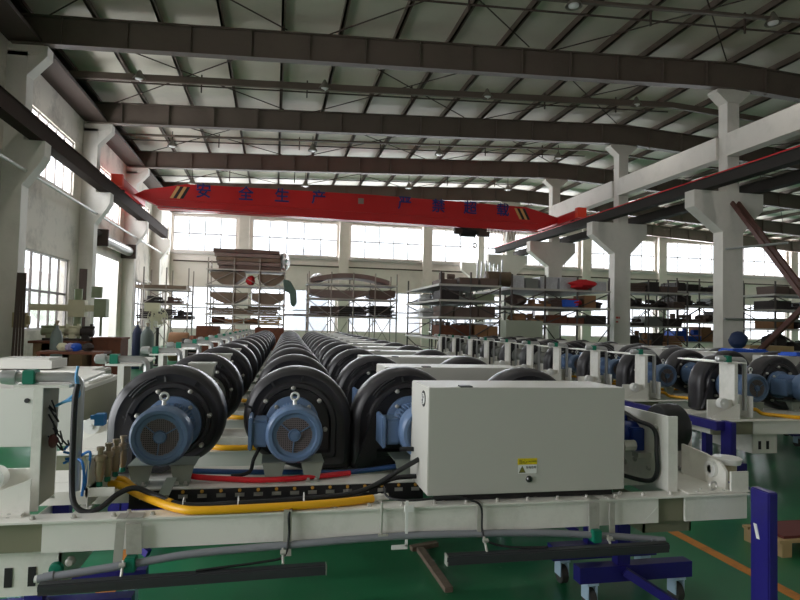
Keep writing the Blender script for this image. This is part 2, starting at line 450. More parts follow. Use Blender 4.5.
# purlins
px = [-6.1+1.52*i for i in range(33)]
names = 'left wall side'
for i, x in enumerate(px):
    z = roofz(x)
    single('roof_purlin', (x, 22, z-.1), MB().box(x-.03, x+.03, Y0R, YB-.1, z-.2, z-.01).box(x-.03, x+.07, Y0R, YB-.1, z-.2, z-.185), STEEL,
           'thin dark roof purlin running lengthwise under the pale roof sheets', 'purlin', 'lengthwise purlins under the roof')
for y, lab in ((19, 'slim dark tie beam crossing the roof between the near and second roof beams'), (25, 'slim dark tie beam crossing the roof between the second and third roof beams'), (13, 'slim dark tie beam crossing the roof in front of the near roof beam')):
    b = MB()
    for X0, X1 in ((XW+.3, XRIDGE), (XRIDGE, XR-.3)):
        hh = .2 if y == 19 else .07
        b.beam((X0, y, roofz(X0)-.35-hh/2), (X1, y, roofz(X1)-.35-hh/2), .1, hh)
    single('tie_beam', (XRIDGE, y, 9.5), b, STEEL, lab, 'beam')
# rod bracing, sag rods and hangers
for k, y in enumerate((10, 16, 22, 28, 34)):
    if y > 33: continue
    for x in (-5.5, 1.2, 7.6, 20, 27):
        for xa, xb, e in ((x, x+5.6, .0), (x+5.6, x, .04)):
            single('bracing_rod', (xa, y+.2, 9.3), MB().cyl((xa, y+.2, roofz(xa)-.27-e), (xb, y+5.7, roofz(xb)-.27-e), .018, 6), STEELD,
                   'thin diagonal bracing rod under the pale roof', 'rod', 'diagonal bracing rods under the roof')
    b = MB()
    for x in (-2.4, .8, 4.2, 8.9, 11.6):
        b.box(x-.02, x+.02, y+3.14, y+3.18, roofz(x)-.75, roofz(x)-.2)
    b.cyl((XW+.4, y+3.2, roofz(XW)-.5), (XRIDGE, y+3.2, roofz(XRIDGE)-.62), .025, 6)
    single('cable_conduit', (1, y+3.2, 9.2), b, STEELD, 'thin conduit on short hangers crossing the roof in the %s bay' % ('nearest', 'second', 'third', 'fourth', 'farthest')[k], 'conduit')

# big concrete columns between the two bays
def column(y, lab):
    t = thing('concrete_column', (13.7, y, 0), lab, 'column')
    obj('shaft', MB().box(13.33, 14.04, y, y+.42, 0, 4.7).box(13.5, 13.92, y+.02, y+.4, 4.7, 9.0), WCON, t)
    obj('corbel', MB().prism([(13.33, 4.65), (14.04, 4.65), (14.76, 5.38), (14.76, 5.88), (12.33, 5.88), (12.33, 5.38)], 'y', y-.01, y+.43), WCON, t)
    obj('capital', MB().prism([(13.48, 8.68), (13.94, 8.68), (14.3, 9.0), (14.3, 9.08), (14.22, 9.1), (13.2, 9.1), (13.12, 9.05), (13.12, 8.97)], 'y', y, y+.42), WCON, t)
    return t
cols = [column(16, 'nearest white concrete column with broad corbels, right side of the hall'),
        column(22, 'second white concrete column from the right, corbels under the crane rail'),
        column(28, 'third white concrete column, smaller, behind the stacked shelving'),
        column(34, 'farthest visible white concrete column, at the far end of the crane rail')]
column(39.2, 'concrete column standing against the far wall')
column(10, 'concrete column in front of the nearest visible one, beyond the right edge')
obj_ = MB()
ORG = Vector((13.7, 22, 0))
obj('red_mark', MB().box(13.4, 13.52, 21.985, 21.99, 2.02, 2.1).box(13.4, 13.5, 21.985, 21.99, 1.86, 1.92).box(13.54, 13.58, 21.985, 21.99, 2.02, 2.1), mat('faded_red_paint', srgb(200, 90, 80), .7), cols[1])
for i, (a, b) in enumerate(((10.42, 16), (16.42, 22), (22.42, 28))):
    single('concrete_tie_beam', (13.7, a, 7.3), MB().box(13.42, 13.8, a, b, 6.98, 7.68), WCON,
           ('pale concrete beam nearest the camera, high on the right', 'pale concrete beam joining the nearest and second columns', 'pale concrete beam joining the second and third columns')[i], 'beam')
# crane runway beams
def runway(x, y0, y1, lab, red, zb=5.88, zt=6.2, lower=None):
    t = thing('crane_rail_beam', (x, y0, zb), lab, 'beam')
    obj('web', MB().box(x-.16, x+.16, y0, y1, zb, zb+.02).box(x-.13, x+.13, y0, y1, zb+.02, zt-.02).box(x-.16, x+.16, y0, y1, zt-.02, zt), CRANER, t)
    obj('rail', MB().box(x-.03, x+.03, y0, y1, zt, zt+.05).box(x-.175, x-.1, y0, y1, zt, zt+.035) if x == 12.72 else MB().box(x-.03, x+.03, y0, y1, zt, zt+.05), red, t)
    return t
runway(12.72, 9, 33.6, 'grey crane rail beam with red top edge on the right columns', mat('rail_red', srgb(215, 30, 38), .5))
runway(14.45, 9, 38.6, 'dark crane rail beam of the neighbouring bay, behind the red-edged one', STEELD)
CRANER = mat('left_rail_brown', srgb(62, 52, 48), .85, spec=.1)
runway(-5.78, 9, 33.7, 'dark crane rail beam on the left wall corbels', STEELD, zb=5.86, zt=6.3)
single('air_line', (-5.98, 20, 5.1), MB().cyl((-5.98, 9, 5.1), (-5.98, 34, 5.1), .045, 10), mat('white_pipe', srgb(200, 198, 192), .4, metal=.2),
       'white pipe running along the left wall below the crane rail', 'pipe', smooth=True)
# cross bracing at the right edge
t = thing('steel_cross_bracing', (13.7, 13, 0), 'brown steel cross bracing beside the nearest concrete column', 'bracing')
for dx in (-.1, .12):
    obj('diagonal_strut', MB().beam((13.7+dx, 15.95, 5.55), (13.7+dx, 11.45, .2), .07, .12), mat('brown_strut', srgb(96, 62, 54), .6), t)
obj('diagonal_strut', MB().beam((13.95, 15.95, .5), (13.95, 10.75, 4.75), .1, .14), mat('brown_strut', srgb(96, 62, 54), .6), t)
single('handrail_pipe', (13.9, 14, 4.2), MB().cyl((13.35, 15.9, 4.1), (13.6, 13.9, 4.05), .035, 8), PIPES, 'thin silver pipe reaching from the nearest column to the bracing', 'pipe', smooth=True)
single('guard_pipe', (14, 14, 2.1), MB().cyl((13.3, 15.9, 1.98), (16.6, 15.9, 1.98), .04, 8), PIPES, 'white horizontal pipe low beside the nearest column', 'pipe', smooth=True)

# ------------------------------------------------------------ overhead crane
YC = 25.7
t = thing('overhead_crane', (4, YC, 6.3), 'red overhead travelling crane girder spanning the hall with navy characters', 'crane')
b = MB()
XL, XRr = -5.6, 12.6
b.prism([(XL, 6.5), (XL+.9, 6.12), (8.5, 5.93), (XRr-1.0, 6.02), (XRr, 6.4), (XRr, 6.62), (XRr-1.6, 7.02), (4, 7.12), (XL+2.0, 7.06), (XL+.4, 6.72)], 'y', YC-.22, YC+.22)
obj('girder', b, CRED, t)
obj('lower_flange', MB().prism([(XL+.9, 6.02), (11.6, 5.92), (11.6, 5.96), (XL+.9, 6.06)], 'y', YC-.27, YC+.27).prism([(XL+.9, 6.36), (11.6, 6.3), (11.6, 6.33), (XL+.9, 6.39)], 'y', YC-.24, YC-.2), CRED, t)
for x, zr in ((-5.78, 6.35), (12.72, 6.25)):
    e = obj('end_carriage', MB().box(x-.17, x+.17, YC-1.9, YC+2.0, zr+.06, zr+.42), CRED, t)
    obj('wheel', MB().cyl((x-.1, YC-1.4, zr+.13), (x+.1, YC-1.4, zr+.13), .13, 14).cyl((x-.1, YC+1.5, zr+.13), (x+.1, YC+1.5, zr+.13), .13, 14), DARK, e, smooth=True)
    obj('buffer', MB().box(x-.2, x+.2, YC-2.15, YC-1.9, zr+.07, zr+.5), mat('buffer_orange_red', srgb(235, 62, 30), .5), e)
for xs_ in (-4.25, 11.2):
    for k, mm in ((0, STRY), (.13, STRB), (.26, STRY), (.39, STRB)):
        s = -1 if xs_ > 0 else 1
        x = xs_+s*k
        if xs_ > 0: mm = STRB if mm is STRY else STRY
        obj('warning_stripe', MB().prism([(x, 6.45), (x+.12*s, 6.45), (x+(.12+.26)*s, 6.94), (x+.26*s, 6.94)], 'y', YC-.226, YC-.22), mm, t)
def girder_pt(px_, py_): return at(px_, py_, YC-.235)
for ch, px_, py_ in (('安', 203.5, 190.5), ('全', 246, 193), ('生', 282, 195), ('产', 318.5, 197), ('严', 404.5, 203), ('禁', 438.5, 205.5), ('超', 470.5, 207.5), ('载', 503, 209.5)):
    p = girder_pt(px_, py_)
    text_mesh(ch, .62, 'painted_character', NAVY, t, Matrix.Translation(p) @ FRONT, .002, .02)
p = girder_pt(361, 201); obj('rating_plate', MB().box(p.x-.12, p.x+.12, YC-.226, YC-.22, p.z-.12, p.z+.12), mat('plate_grey', srgb(150, 130, 120), .5), t)
# hoist under the girder
p = at(473, 229, YC)
t = thing('electric_hoist', (p.x, YC, 5.7), 'dark electric hoist hanging under the right half of the red crane', 'hoist')
obj('drum', MB().cyl((p.x-.6, YC, 5.78), (p.x+.1, YC, 5.78), .22, 16), DARK, t, smooth=True)
obj('motor', MB().cyl((p.x+.1, YC, 5.82), (p.x+.6, YC, 5.82), .15, 16).box(p.x+.2, p.x+.7, YC-.25, YC+.05, 5.6, 5.8), STEELD, t, smooth=True)
obj('trolley', MB().box(p.x-.3, p.x+.35, YC-.2, YC+.2, 5.85, 6.05).cyl((p.x-.9, YC-.1, 5.78), (p.x-.55, YC-.1, 5.78), .14, 12), STEELD, t)
obj('hook', MB().cyl((p.x+.1, YC, 5.6), (p.x+.1, YC, 5.3), .02, 6).torus((p.x+.1, YC, 5.2), .09, .03, 'y', 12, 6), DARK, t, smooth=True)
b = MB()
for i in range(9):
    x = p.x+.7+i*.16; b.tube(smoothpts([(x, YC-.1, 5.93), (x+.05, YC-.1, 5.5-.05*(i % 3)), (x+.14, YC-.1, 5.9)], 4), .012, 5)
single('festoon_cable', (p.x+1, YC, 5.9), b, mat('cable_brown_red', srgb(120, 60, 50), .6), 'festooned power cable loops hanging beside the crane hoist', 'cable')

# ------------------------------------------------------------ bell lamps
LAMP_FILL = 95
def bell_lamp(x, y, lab):
    zt = roofz(x)-.2; zl = {19: 9.05, 25: 8.75, 31: 8.6}.get(y, 9.05) + .05*x - .05
    t = thing('bell_lamp', (x, y, zl), lab, 'lamp')
    obj('stem', MB().cyl((x, y, zl+.12), (x, y, zt), .015, 6), DARK, t)
    obj('lamp_shade', MB().lathe([(.2, .04), (.14, .07), (.04, .12), (-.08, .2), (-.1, .2), (-.07, .185), (.03, .1)], (x, y, zl), 'z', 20), SKIN, t, smooth=True)
    L = bpy.data.lights.new('lamp_fill_light', 'SPOT'); L.energy = LAMP_FILL if y != 25 else 15; L.spot_size = math.radians(150); L.spot_blend = .6; L.shadow_soft_size = .16; L.color = (1, .96, .9)  # spot added as fill under the shade; the fixtures themselves are unlit
    lo = bpy.data.objects.new('lamp_fill_light', L); COL.objects.link(lo); lo.location = (x, y, zl-.16)
    obj('bulb', MB().lathe([(.0, .05), (-.06, .13), (-.1, .12), (-.13, .05)], (x, y, zl), 'z', 16), mat('bulb_glass', srgb(235, 235, 235), .2), t, smooth=True)
rows = {19: 'near lamp row', 25: 'middle lamp row', 31: 'far lamp row'}
posn = ['leftmost', 'second from left', 'third from left', 'rightmost']
for y in (19, 25, 31):
    for i, x in enumerate((-4.15, 1.34, 6.75, 12.3)):
        bell_lamp(x, y, 'hanging bell lamp, %s in the %s under the roof' % (posn[i], rows[y]))

for y in (13, 7):  # extra lamp rows added overhead to light the near machines
    for i, x in enumerate((-4.15, 1.34, 6.75, 12.3)):
        bell_lamp(x, y, 'added bell lamp above the machines, %s in the row over the %s' % (posn[i], {13: 'first machines', 7: 'camera', 1: 'aisle behind the camera'}[y]))
# ------------------------------------------------------------ the suction machines
# built once at the place of the nearest machine, then copied along the rows
def box_(x0, x1, y0, y1, z0, z1): return MB().box(x0, x1, y0, y1, z0, z1)
def bolt(mb, x, y, z, r=.0085, h=.014): mb.lathe([(0, r*1.5), (.004, r*1.5), (.004, r), (h, r*.95)], (x, y, z), 'z', 6)

def volute_outline(sgn, n=36):
    P = []
    for i in range(n+1):
        th = math.radians(0 + 250*i/n); r = .278+(180-math.degrees(th))/180*.08
        P.append((r*math.cos(th), r*math.sin(th)))
    P += [(-.01, -.262), (.07, -.287), (.2, -.287), (.34, -.287), (.358, -.27), (.358, -.14), (.358, -.06)]
    if sgn < 0: P = [(-x, z) for x, z in P][::-1]
    return P
def blower_mesh(x, y, z, sgn, lod=0):
    """shell of the fan: closed rings following the spiral outline; y is its front face"""
    P = volute_outline(sgn, 36 if not lod else 20)
    rings = [(.0, 0), (.55, .02), (.60, .02), (.63, -.012), (.70, -.012), (.73, .006), (.80, .006), (.86, -.004), (.93, .006), (.98, .03), (1., .07), (1., .15), (.98, .19), (.93, .215), (.5, .225), (0., .225)]
    b = MB(); n = len(P); vs = []
    for s, d in rings[1:-1]:
        for p in P:
            q = s
            vs.append((x+p[0]*q, y+d, z+p[1]*q))
    fs = []
    for i in range(len(rings)-3):
        for j in range(n):
            a = i*n+j; c = i*n+(j+1) % n; fs.append((a, c, c+n, a+n))
    fs.append(list(range(n))[::-1]); fs.append([(len(rings)-3)*n+j for j in range(n)])
    return b.add(vs, fs)
def make_blower(x, sgn, box_side, label, group, mcol=None, lod=0):
    mcol = mcol or BLUE
    yv = 3.60; z = 1.017
    t = thing('centrifugal_blower', (x, yv+.1, .73), label, 'blower', group)
    v = obj('fan_shell', blower_mesh(x, yv, z, sgn, lod), BLK, t, smooth=True)
    if not lod:
        ph = 0 if sgn > 0 else .5
        rep('shell_bolt', lambda m_, X_, Y_, Z_: m_.lathe([(-.022, .006), (-.018, .012), (-.006, .014), (.012, .014)], (X_, Y_, Z_), 'y', 10), BOLT, v,
            [(x+.197*math.cos(PI/2+2*PI*(k+ph)/7), yv-.005, z+.197*math.sin(PI/2+2*PI*(k+ph)/7)) for k in range(7)], True)
        # seams and cast ribs of the shell
        b = MB()
        for a in ((78, 118, 160) if sgn > 0 else (62, 102, 172)):
            a = math.radians(a); c_, s_ = math.cos(a), math.sin(a)
            b.beam((x+.235*c_, yv-.004, z+.235*s_), (x+.265*c_, yv-.002, z+.265*s_), .006, .012)
            b.beam((x+.262*c_, yv-.002, z+.262*s_), (x+.292*c_, yv+.035, z+.292*s_), .006, .012)
        obj('shell_seam', b, BLK2, v)
        if sgn < 0:
            b = MB()
            for q in (.262, .278):
                b.tube([(x+q*math.cos(math.radians(a)), yv-.006, z+q*math.sin(math.radians(a))) for a in range(112, 150, 5)], .005, 6)
            obj('shell_rib', b, BLK, v, smooth=True)
            b = MB().prism([(x-.335, .75), (x-.27, .75), (x-.205, .80), (x-.205, 1.02), (x-.235, 1.08), (x-.25, 1.03), (x-.26, .98)], 'y', yv-.03, yv+.01)
            obj('mounting_plate', b, BLK, v)
    b = MB().lathe([(-.025, .148), (-.022, .152), (.015, .152)], (x, yv-.01, z), 'y', 32 if not lod else 14)
    if not lod: b.lathe([(-.06, .1), (-.03, .122), (-.02, .122)], (x, yv, z), 'y', 28)
    fl = obj('motor_flange', b, mcol, t, smooth=True)
    if not lod:
        rep('flange_bolt', lambda m_, X_, Y_, Z_: m_.lathe([(-.02, .008), (-.014, .012), (0, .012)], (X_, Y_, Z_), 'y', 8), BOLT, fl,
            [(x+.131*math.cos(PI/4+PI/2*k), yv-.035, z+.131*math.sin(PI/4+PI/2*k)) for k in range(4)])
    b = MB().lathe([(0, .1), (.33, .1)], (x, yv-.38, z), 'y', 28 if not lod else 12)
    if not lod:
        for k in range(40):
            a = 2*PI*k/40
            if k % 10 == 0: continue
            c_, s_ = math.cos(a), math.sin(a)
            b.beam((x+.109*c_, yv-.36, z+.109*s_), (x+.109*c_, yv-.07, z+.109*s_), .006, .028, (c_, 0, s_))
    obj('motor', b, mcol, t, smooth=False if not lod else True)
    yc = yv-.43
    cw = obj('fan_cowl', MB().lathe([(.11, .147), (.03, .147), (.012, .142), (0, .132), (.0, .115), (.012, .108), (.014, .088), (.05, .088)], (x, yc, z), 'y', 36 if not lod else 14), mcol, t, smooth=True)
    if not lod:
        g = MB().lathe([(.02, .092), (.03, .092)], (x, yc, z), 'y', 24)
        obj('cowl_opening', g, DARK, cw)
        g = MB(); R = .09; k = -9
        for i in range(-9, 10):
            o = i*.0098; hlen = math.sqrt(max(R*R-o*o, 0))
            if hlen < .01: continue
            g.box(x+o-.0018, x+o+.0018, yc+.012, yc+.015, z-hlen, z+hlen)
            g.box(x-hlen, x+hlen, yc+.012, yc+.015, z+o-.0018, z+o+.0018)
        obj('cowl_grille', g, mat('grille_brown_grey', srgb(120, 110, 112), .5), cw)
        g = MB().lathe([(.004, .026), (.0, .03), (.014, .034)], (x, yc+.0, z), 'y', 16)
        for a in (30, 140, 265):
            a = math.radians(a); g.beam((x+.03*math.cos(a), yc+.008, z+.03*math.sin(a)), (x+.09*math.cos(a), yc+.008, z+.09*math.sin(a)), .006, .006)
        g.box(x-.014, x+.014, yc-.004, yc+.002, z-.016, z+.014)
        obj('cowl_boss', g, mcol, cw)
        # lifting eye
        e = MB().torus((x, yv-.33, z+.188), .019, .0065, 'y', 18, 8).lathe([(-.05, .012), (-.02, .010), (-.018, .014), (-.014, .01)], (x, yv-.33, z+.188), 'z', 10)
        obj('lifting_eye', e, EYE, t, smooth=True)
    # terminal box
    if box_side == 'left':
        b = MB().box(x-.215, x-.13, yv-.34, yv-.16, z-.075, z+.065)
        o = obj('terminal_box', b, mcol, t, bevel=.012)
        if not lod: obj('box_lid', MB().box(x-.235, x-.213, yv-.355, yv-.145, z-.09, z+.08), mcol, o, bevel=.006)
    elif box_side == 'top':
        b = MB().prism([(x-.07, z+.14), (x+.07, z+.14), (x+.085, z+.25), (x-.085, z+.25)], 'y', yv-.32, yv-.16)
        o = obj('terminal_box', b, BOXG, t)
        if not lod: obj('box_lid', MB().box(x-.095, x+.095, yv-.33, yv-.15, z+.25, z+.268), BOXG, o)
    # folded feet
    for s in (-1, 1):
        cx = x+s*.1
        b = MB().prism([(cx-.036, .762), (cx+.036, .762), (cx+.058, .858), (cx-.058, .858)], 'y', yv-.34, yv-.332)
        b.box(cx-.036, cx+.036, yv-.37, yv-.26, .762, .768); b.box(cx-.062, cx+.062, yv-.34, yv-.14, .856, .862); b.prism([(yv-.335, .768), (yv-.26, .768), (yv-.2, .856), (yv-.335, .856)], 'x', cx-.003, cx+.003)
        f = obj('foot_bracket', b, SHEETM, t)
        if not lod:
            b = MB(); rep('foot_bolt', lambda m_, X_, Y_, Z_: bolt(m_, X_, Y_, Z_, .008), BOLT, f, [(cx-.02, yv-.355, .768), (cx+.02, yv-.355, .768)])
    return t

def make_frame(label, first=False, lod=0):
    t = thing('suction_machine', (.55, 3.3, .27), label, 'machine frame')
    RY0, RY1, ZT = 2.80, 2.87, .75
    b = MB().box(-1.35, 2.48, RY0-.02, RY1+.02, ZT-.008, ZT)           # top flange plate
    b.box(-.92, 1.955, RY0, RY0+.012, .615, ZT-.008).box(2.11, 2.48, RY0, RY0+.012, .615, ZT-.008)
    b.prism([(1.86, .615), (1.955, .615), (1.955, .70)], 'y', RY0-.001, RY0)
    r = obj('front_rail', b, FRAME, t)
    obj('rail_core', MB().box(-1.35, 2.44, RY0+.02, RY0+.06, .615, ZT-.01), OLIVE, t)
    if not lod:
        rep('rail_bolt', bolt, BOLT, r, [(-1.28+k*.158, RY0+.02, ZT) for k in range(24)] + [(-1.07+k*.474, RY0+.06, ZT) for k in range(8)])
    obj('rear_rail', MB().box(-1.3, 2.4, 3.19, 3.37, .752, .762).box(-1.3, 2.4, 3.19, 3.2, .70, .752).box(-1.3, 2.4, 3.55, 3.82, .70, .72).box(-1.3, 2.4, 3.78, 3.79, .60, .70), FRAME, t)
    for x in (-1.25, -.86, .45, 1.3, 2.3): obj('cross_member', MB().box(x-.03, x+.03, RY0+.06, 3.78, .60, .69), FRAME, t)
    # slotted black tray between the rails
    if not lod:
        b = MB(); X0, X1 = -.66, .80
        b.box(X0, X1, 3.15, 3.156, .742, .765).box(X0, X1, 3.15, 3.156, .68, .722).box(X0, X1, 3.156, 3.185, .68, .686)
        x = X0
        while x < X1-.02:
            b.box(x, x+.045, 3.15, 3.156, .722, .742); x += .09
        b.box(X0, X1, 2.93, 3.15, .655, .66)
        obj('cable_tray', b, SLOT, t)
        rep('tray_plug', lambda m_, X_, Y_, Z_: m_.lathe([(-.004, .006), (-.003, .009), (0, .009)], (X_, Y_, Z_), 'y', 8), mat('dull_yellow_plug', srgb(200, 150, 60), .6), t, [(X0+.067+.09*k, 3.15, .755) for k in range(16)])
    # legs with slots
    for x, zl, mm in ((-1.0 if first else -.74, .42, FRAME), (2.05, .545, OLIVE)):
        b = MB().box(x-.14, x+.14, 2.86, 2.87, zl, .612)
        b.box(x-.14, x-.13, 2.86, 3.6, zl, .6).box(x+.13, x+.14, 2.86, 3.6, zl, .6)
        l = obj('leg_plate', b, mm, t)
        if x < 0: rep('slot', lambda m_, X_, Y_, Z_: m_.box(X_-.015, X_+.015, Y_, Y_+.004, Z_, Z_+.08), DARK, l, [(x-.06, 2.856, zl+.04), (x+.03, 2.856, zl+.04)])
    # end post of sheet metal with its top plate
    p = obj('end_post', MB().box(-1.022, -.984, 2.93, 2.94, .75, 1.285).box(-1.022, -1.016, 2.94, 3.13, .75, 1.285).box(-1.022, -.984, 3.13, 3.14, .75, 1.285), FRAME, t)
    obj('shade_toned_sheet', MB().box(-.99, -.984, 2.94, 3.13, .77, 1.285), OLIVE, p)  # olive darkens the post's right face in place of shade
    obj('top_plate', MB().prism([(-1.1, 2.93), (-.88, 2.93), (-.88, 3.1), (-.93, 3.72), (-1.03, 3.78), (-1.1, 3.5)], 'z', 1.285, 1.297), FRAME, t)
    # air pipe with clamp and elbow
    pts = [(-1.14, 2.99, 1.327), (-.9, 2.99, 1.327)] + [(-.9+.045*math.sin(a), 2.99, 1.327-.045*(1-math.cos(a))) for a in (0.4, .8, 1.2, PI/2)] + [(-.855, 2.99, .82)]
    a = obj('air_pipe', MB().tube(pts, .0225, 14 if not lod else 8), PIPES, t, smooth=True)
    obj('pipe_clamp', MB().box(-1.08, -1.03, 2.955, 3.025, 1.297, 1.36), GREEN, a, bevel=.004 if not lod else 0)
    obj('pipe_cap', MB().lathe([(-.03, .012), (-.02, .03), (.01, .034), (.04, .034), (.04, .026)], (-1.15, 2.99, 1.327), 'x', 14), PIPES, a, smooth=True)
    # roller bracket at the left end
    b = MB().box(-1.3, -1.02, 2.96, 2.972, .75, .93).box(-1.3, -1.02, 2.85, 2.97, .75, .762)
    k = obj('roller_bracket', b, FRAME, t)
    obj('roller', MB().cyl((-1.16, 2.90, .9), (-1.16, 2.96, .9), .05, 18).cyl((-1.16, 2.885, .9), (-1.16, 2.9, .9), .015, 10), WHITE, k, smooth=True)
    obj('gusset_plate', MB().prism([(-1.33, .75), (-1.0, .75), (-1.0, .90), (-1.28, .79)], 'y', 2.885, 2.893), FRAME, t)
    # low sheet with valve blocks to the right of the post
    obj('valve_panel', MB().box(-.86, -.72, 3.16, 3.17, .75, .93).box(-.795, -.79, 2.95, 3.16, .75, .96), FRAME, t)
    return t

def make_cabinet(label, lod=0):
    X0, X1, Y0, Y1, Z0, Z1 = .736, 1.775, 2.822, 3.19, .785, 1.300
    t = thing('control_cabinet', ((X0+X1)/2, 3.0, .752), label, 'cabinet')
    b = MB().box(X0, X1, Y0, Y1, Z0, Z1)
    body = obj('body', b, CAB, t, bevel=.004)
    obj('foot_strip', MB().box(X0+.05, X1-.05, Y0+.03, Y0+.07, .752, Z0).box(X0+.05, X1-.05, Y1-.07, Y1-.03, .752, Z0), DARK, t)
    x = X0+.19 if not lod else X0+.3
    obj('lid_catch', MB().prism([(x-.03, Y0+.004), (x+.03, Y0+.004), (x+.035, Y0+.07), (x-.025, Y0+.07)], 'z', Z1, Z1+.006), BLK2, t)
    return t
# --- nearest machine
frame1 = make_frame('pale grey steel frame of the nearest machine, in front of every blower', first=True)
cab1 = make_cabinet('large pale grey control cabinet in front, with yellow warning label and lock')
Y0 = 2.822
p = at(527.5, 461.5, Y0); q = at(528, 468.5, Y0)
obj('warning_label', MB().box(p.x-.052, p.x+.05, Y0-.002, Y0-.0005, p.z-.014, p.z+.016), LABY, cab1)
obj('white_label', MB().box(p.x-.048, p.x+.048, Y0-.002, Y0-.0005, p.z-.058, p.z-.016), WHITE, cab1)
INK = mat('label_ink', srgb(25, 25, 25), .6)
text_mesh('当心', .022, 'label_writing', INK, cab1, Matrix.Translation((p.x-.025, Y0-.0025, p.z+.001)) @ FRONT, .0004)
text_mesh('CAUTION', .011, 'label_writing', INK, cab1, Matrix.Translation((p.x+.022, Y0-.0025, p.z+.001)) @ FRONT, .0004)
text_mesh('有电危险', .014, 'label_writing', INK, cab1, Matrix.Translation((p.x+.018, Y0-.0025, p.z-.028)) @ FRONT, .0004)
obj('warning_triangle', MB().prism([(p.x-.043, p.z-.052), (p.x-.013, p.z-.052), (p.x-.028, p.z-.024)], 'y', Y0-.003, Y0-.002), mat('triangle_olive', srgb(120, 115, 40), .6), cab1)
obj('triangle_border', MB().prism([(p.x-.046, p.z-.054), (p.x-.010, p.z-.054), (p.x-.028, p.z-.020)], 'y', Y0-.0026, Y0-.0021), INK, cab1)
p = at(529, 479, Y0)
lk = obj('lock', MB().lathe([(-.012, .011), (-.008, .015), (0, .017)], (p.x, Y0, p.z), 'y', 18), mat('lock_chrome', srgb(90, 90, 90), .25, metal=.9), cab1, smooth=True)
obj('keyhole', MB().box(p.x-.002, p.x+.002, Y0-.0135, Y0-.012, p.z-.006, p.z+.006), DARK, lk)
b = MB(); c_ = Vector((.736, 2.925, 1.235))
b.lathe([(-.002, .04), (0, .04)], c_, 'x', 32)
em = obj('round_emblem', b, BLK2, cab1)
obj('emblem_field', MB().lathe([(-.004, .027), (-.002, .027)], c_, 'x', 24), WHITE, em)
obj('emblem_mark', MB().box(c_.x-.006, c_.x-.004, c_.y-.004, c_.y+.004, c_.z-.022, c_.z+.022).box(c_.x-.006, c_.x-.004, c_.y-.013, c_.y-.002, c_.z+.004, c_.z+.012).box(c_.x-.006, c_.x-.004, c_.y+.002, c_.y+.013, c_.z-.012, c_.z-.004), BLK2, em)

BX = (-.535, .12, .825, 1.57)
bl = [make_blower(BX[0], -1, None, 'nearest black blower with blue motor, leftmost of the front machine', 'blowers standing on the machines'),
      make_blower(BX[1], 1, 'left', 'nearest blower of the middle column, blue motor facing the camera', 'blowers standing on the machines'),
      make_blower(BX[2], -1, 'left', 'nearest black blower half hidden by the large front cabinet', 'blowers standing on the machines'),
      make_blower(BX[3], 1, None, 'black blower behind the large front cabinet, only its top showing', 'blowers standing on the machines')]
farb0 = make_blower(BX[0], -1, 'top', 'x', 'blowers standing on the machines', GREYM)
far_lod = [make_blower(BX[0], -1, 'top', 'x', 'g', GREYM, 1), make_blower(BX[1], 1, 'left', 'x', 'g', BLUE, 1), make_blower(BX[2], -1, 'left', 'x', 'g', BLUE, 1), make_blower(BX[3], 1, None, 'x', 'g', BLUE, 1)]
frame_lod = make_frame('x', lod=1); frame_mid = make_frame('x', lod=1)
cab_mid = make_cabinet('x', 1)

# trolley under each machine
def make_trolley(label, xs=(-1.0, 2.1)):
    t = thing('blue_trolley', (.5, 3.3, 0), label, 'trolley')
    for x in xs:
        w_ = .36
        obj('base_beam', MB().box(x-w_, x+w_, 3.2, 3.28, .15, .24), INDIGO, t)
        obj('base_beam', MB().box(x-w_, x+w_, 3.54, 3.62, .15, .24), INDIGO, t)
        obj('upright', MB().box(x-.12, x-.04, 3.21, 3.27, .24, .60), INDIGO, t)
        obj('upright', MB().box(x-.12, x-.04, 3.55, 3.61, .24, .60), INDIGO, t)
        obj('brace', MB().beam((x-.1, 3.17, .22), (x+.2, 3.0, .04), .04, .045), INDIGO, t)
        for sx in (-.28, .28):
            for y in (3.24, 3.58):
                c = obj('caster', MB().box(x+sx-.03, x+sx-.024, y-.04, y+.04, .05, .14).box(x+sx+.024, x+sx+.03, y-.04, y+.04, .05, .14).box(x+sx-.035, x+sx+.035, y-.045, y+.045, .138, .15), mat('caster_steel', srgb(190, 215, 235), .35, metal=.2), t)
                obj('wheel', MB().cyl((x+sx-.02, y, .055), (x+sx+.02, y, .055), .055, 16), mat('wheel_dark', srgb(60, 58, 56), .5), c, smooth=True)
    return t
tro = make_trolley('indigo wheeled trolley under the nearest machine frame')

# --- the rows
ordn = ['nearest', 'second', 'third', 'fourth', 'fifth', 'sixth', 'seventh', 'eighth', 'ninth', 'tenth', 'eleventh', 'twelfth', 'thirteenth', 'fourteenth']
colm = ['left column', 'second column', 'column beside cabinets', 'column behind cabinets']
MS = [0, 1.33, 2.6, 3.72, 4.82, 5.95, 7.1, 8.3, 9.5, 10.7, 11.9, 13.1, 14.3]
yellow = None
OFFN = 0
def rowcopy(dx, dy, k, row, near):
    mid = k < (5 if row.startswith('middle') else 4)
    fr = dup(frame_mid if mid else frame_lod, (dx, dy, 0), 'pale grey suction machine, %s in the %s' % (ordn[k], row), None)
    dup(cab_mid, (dx, dy, 0), 'pale grey control cabinet, %s in the %s' % (ordn[k], row))
    dup(tro, (dx, dy, 0), 'indigo wheeled trolley under the %s machine of the %s' % (ordn[k], row))
    for j in range(4):
        if mid: src = (farb0 if j == 0 else bl[j]) if not row.startswith('right') else bl[j]
        else: src = far_lod[j]
        dup(src, (dx, dy, 0), 'black blower, %s back, %s, %s' % (ordn[k], colm[j], row), 'blowers standing on the machines')
for k, s in enumerate(MS):
    if k: rowcopy(.022*s, s, k, 'middle row of machines', k < 3)
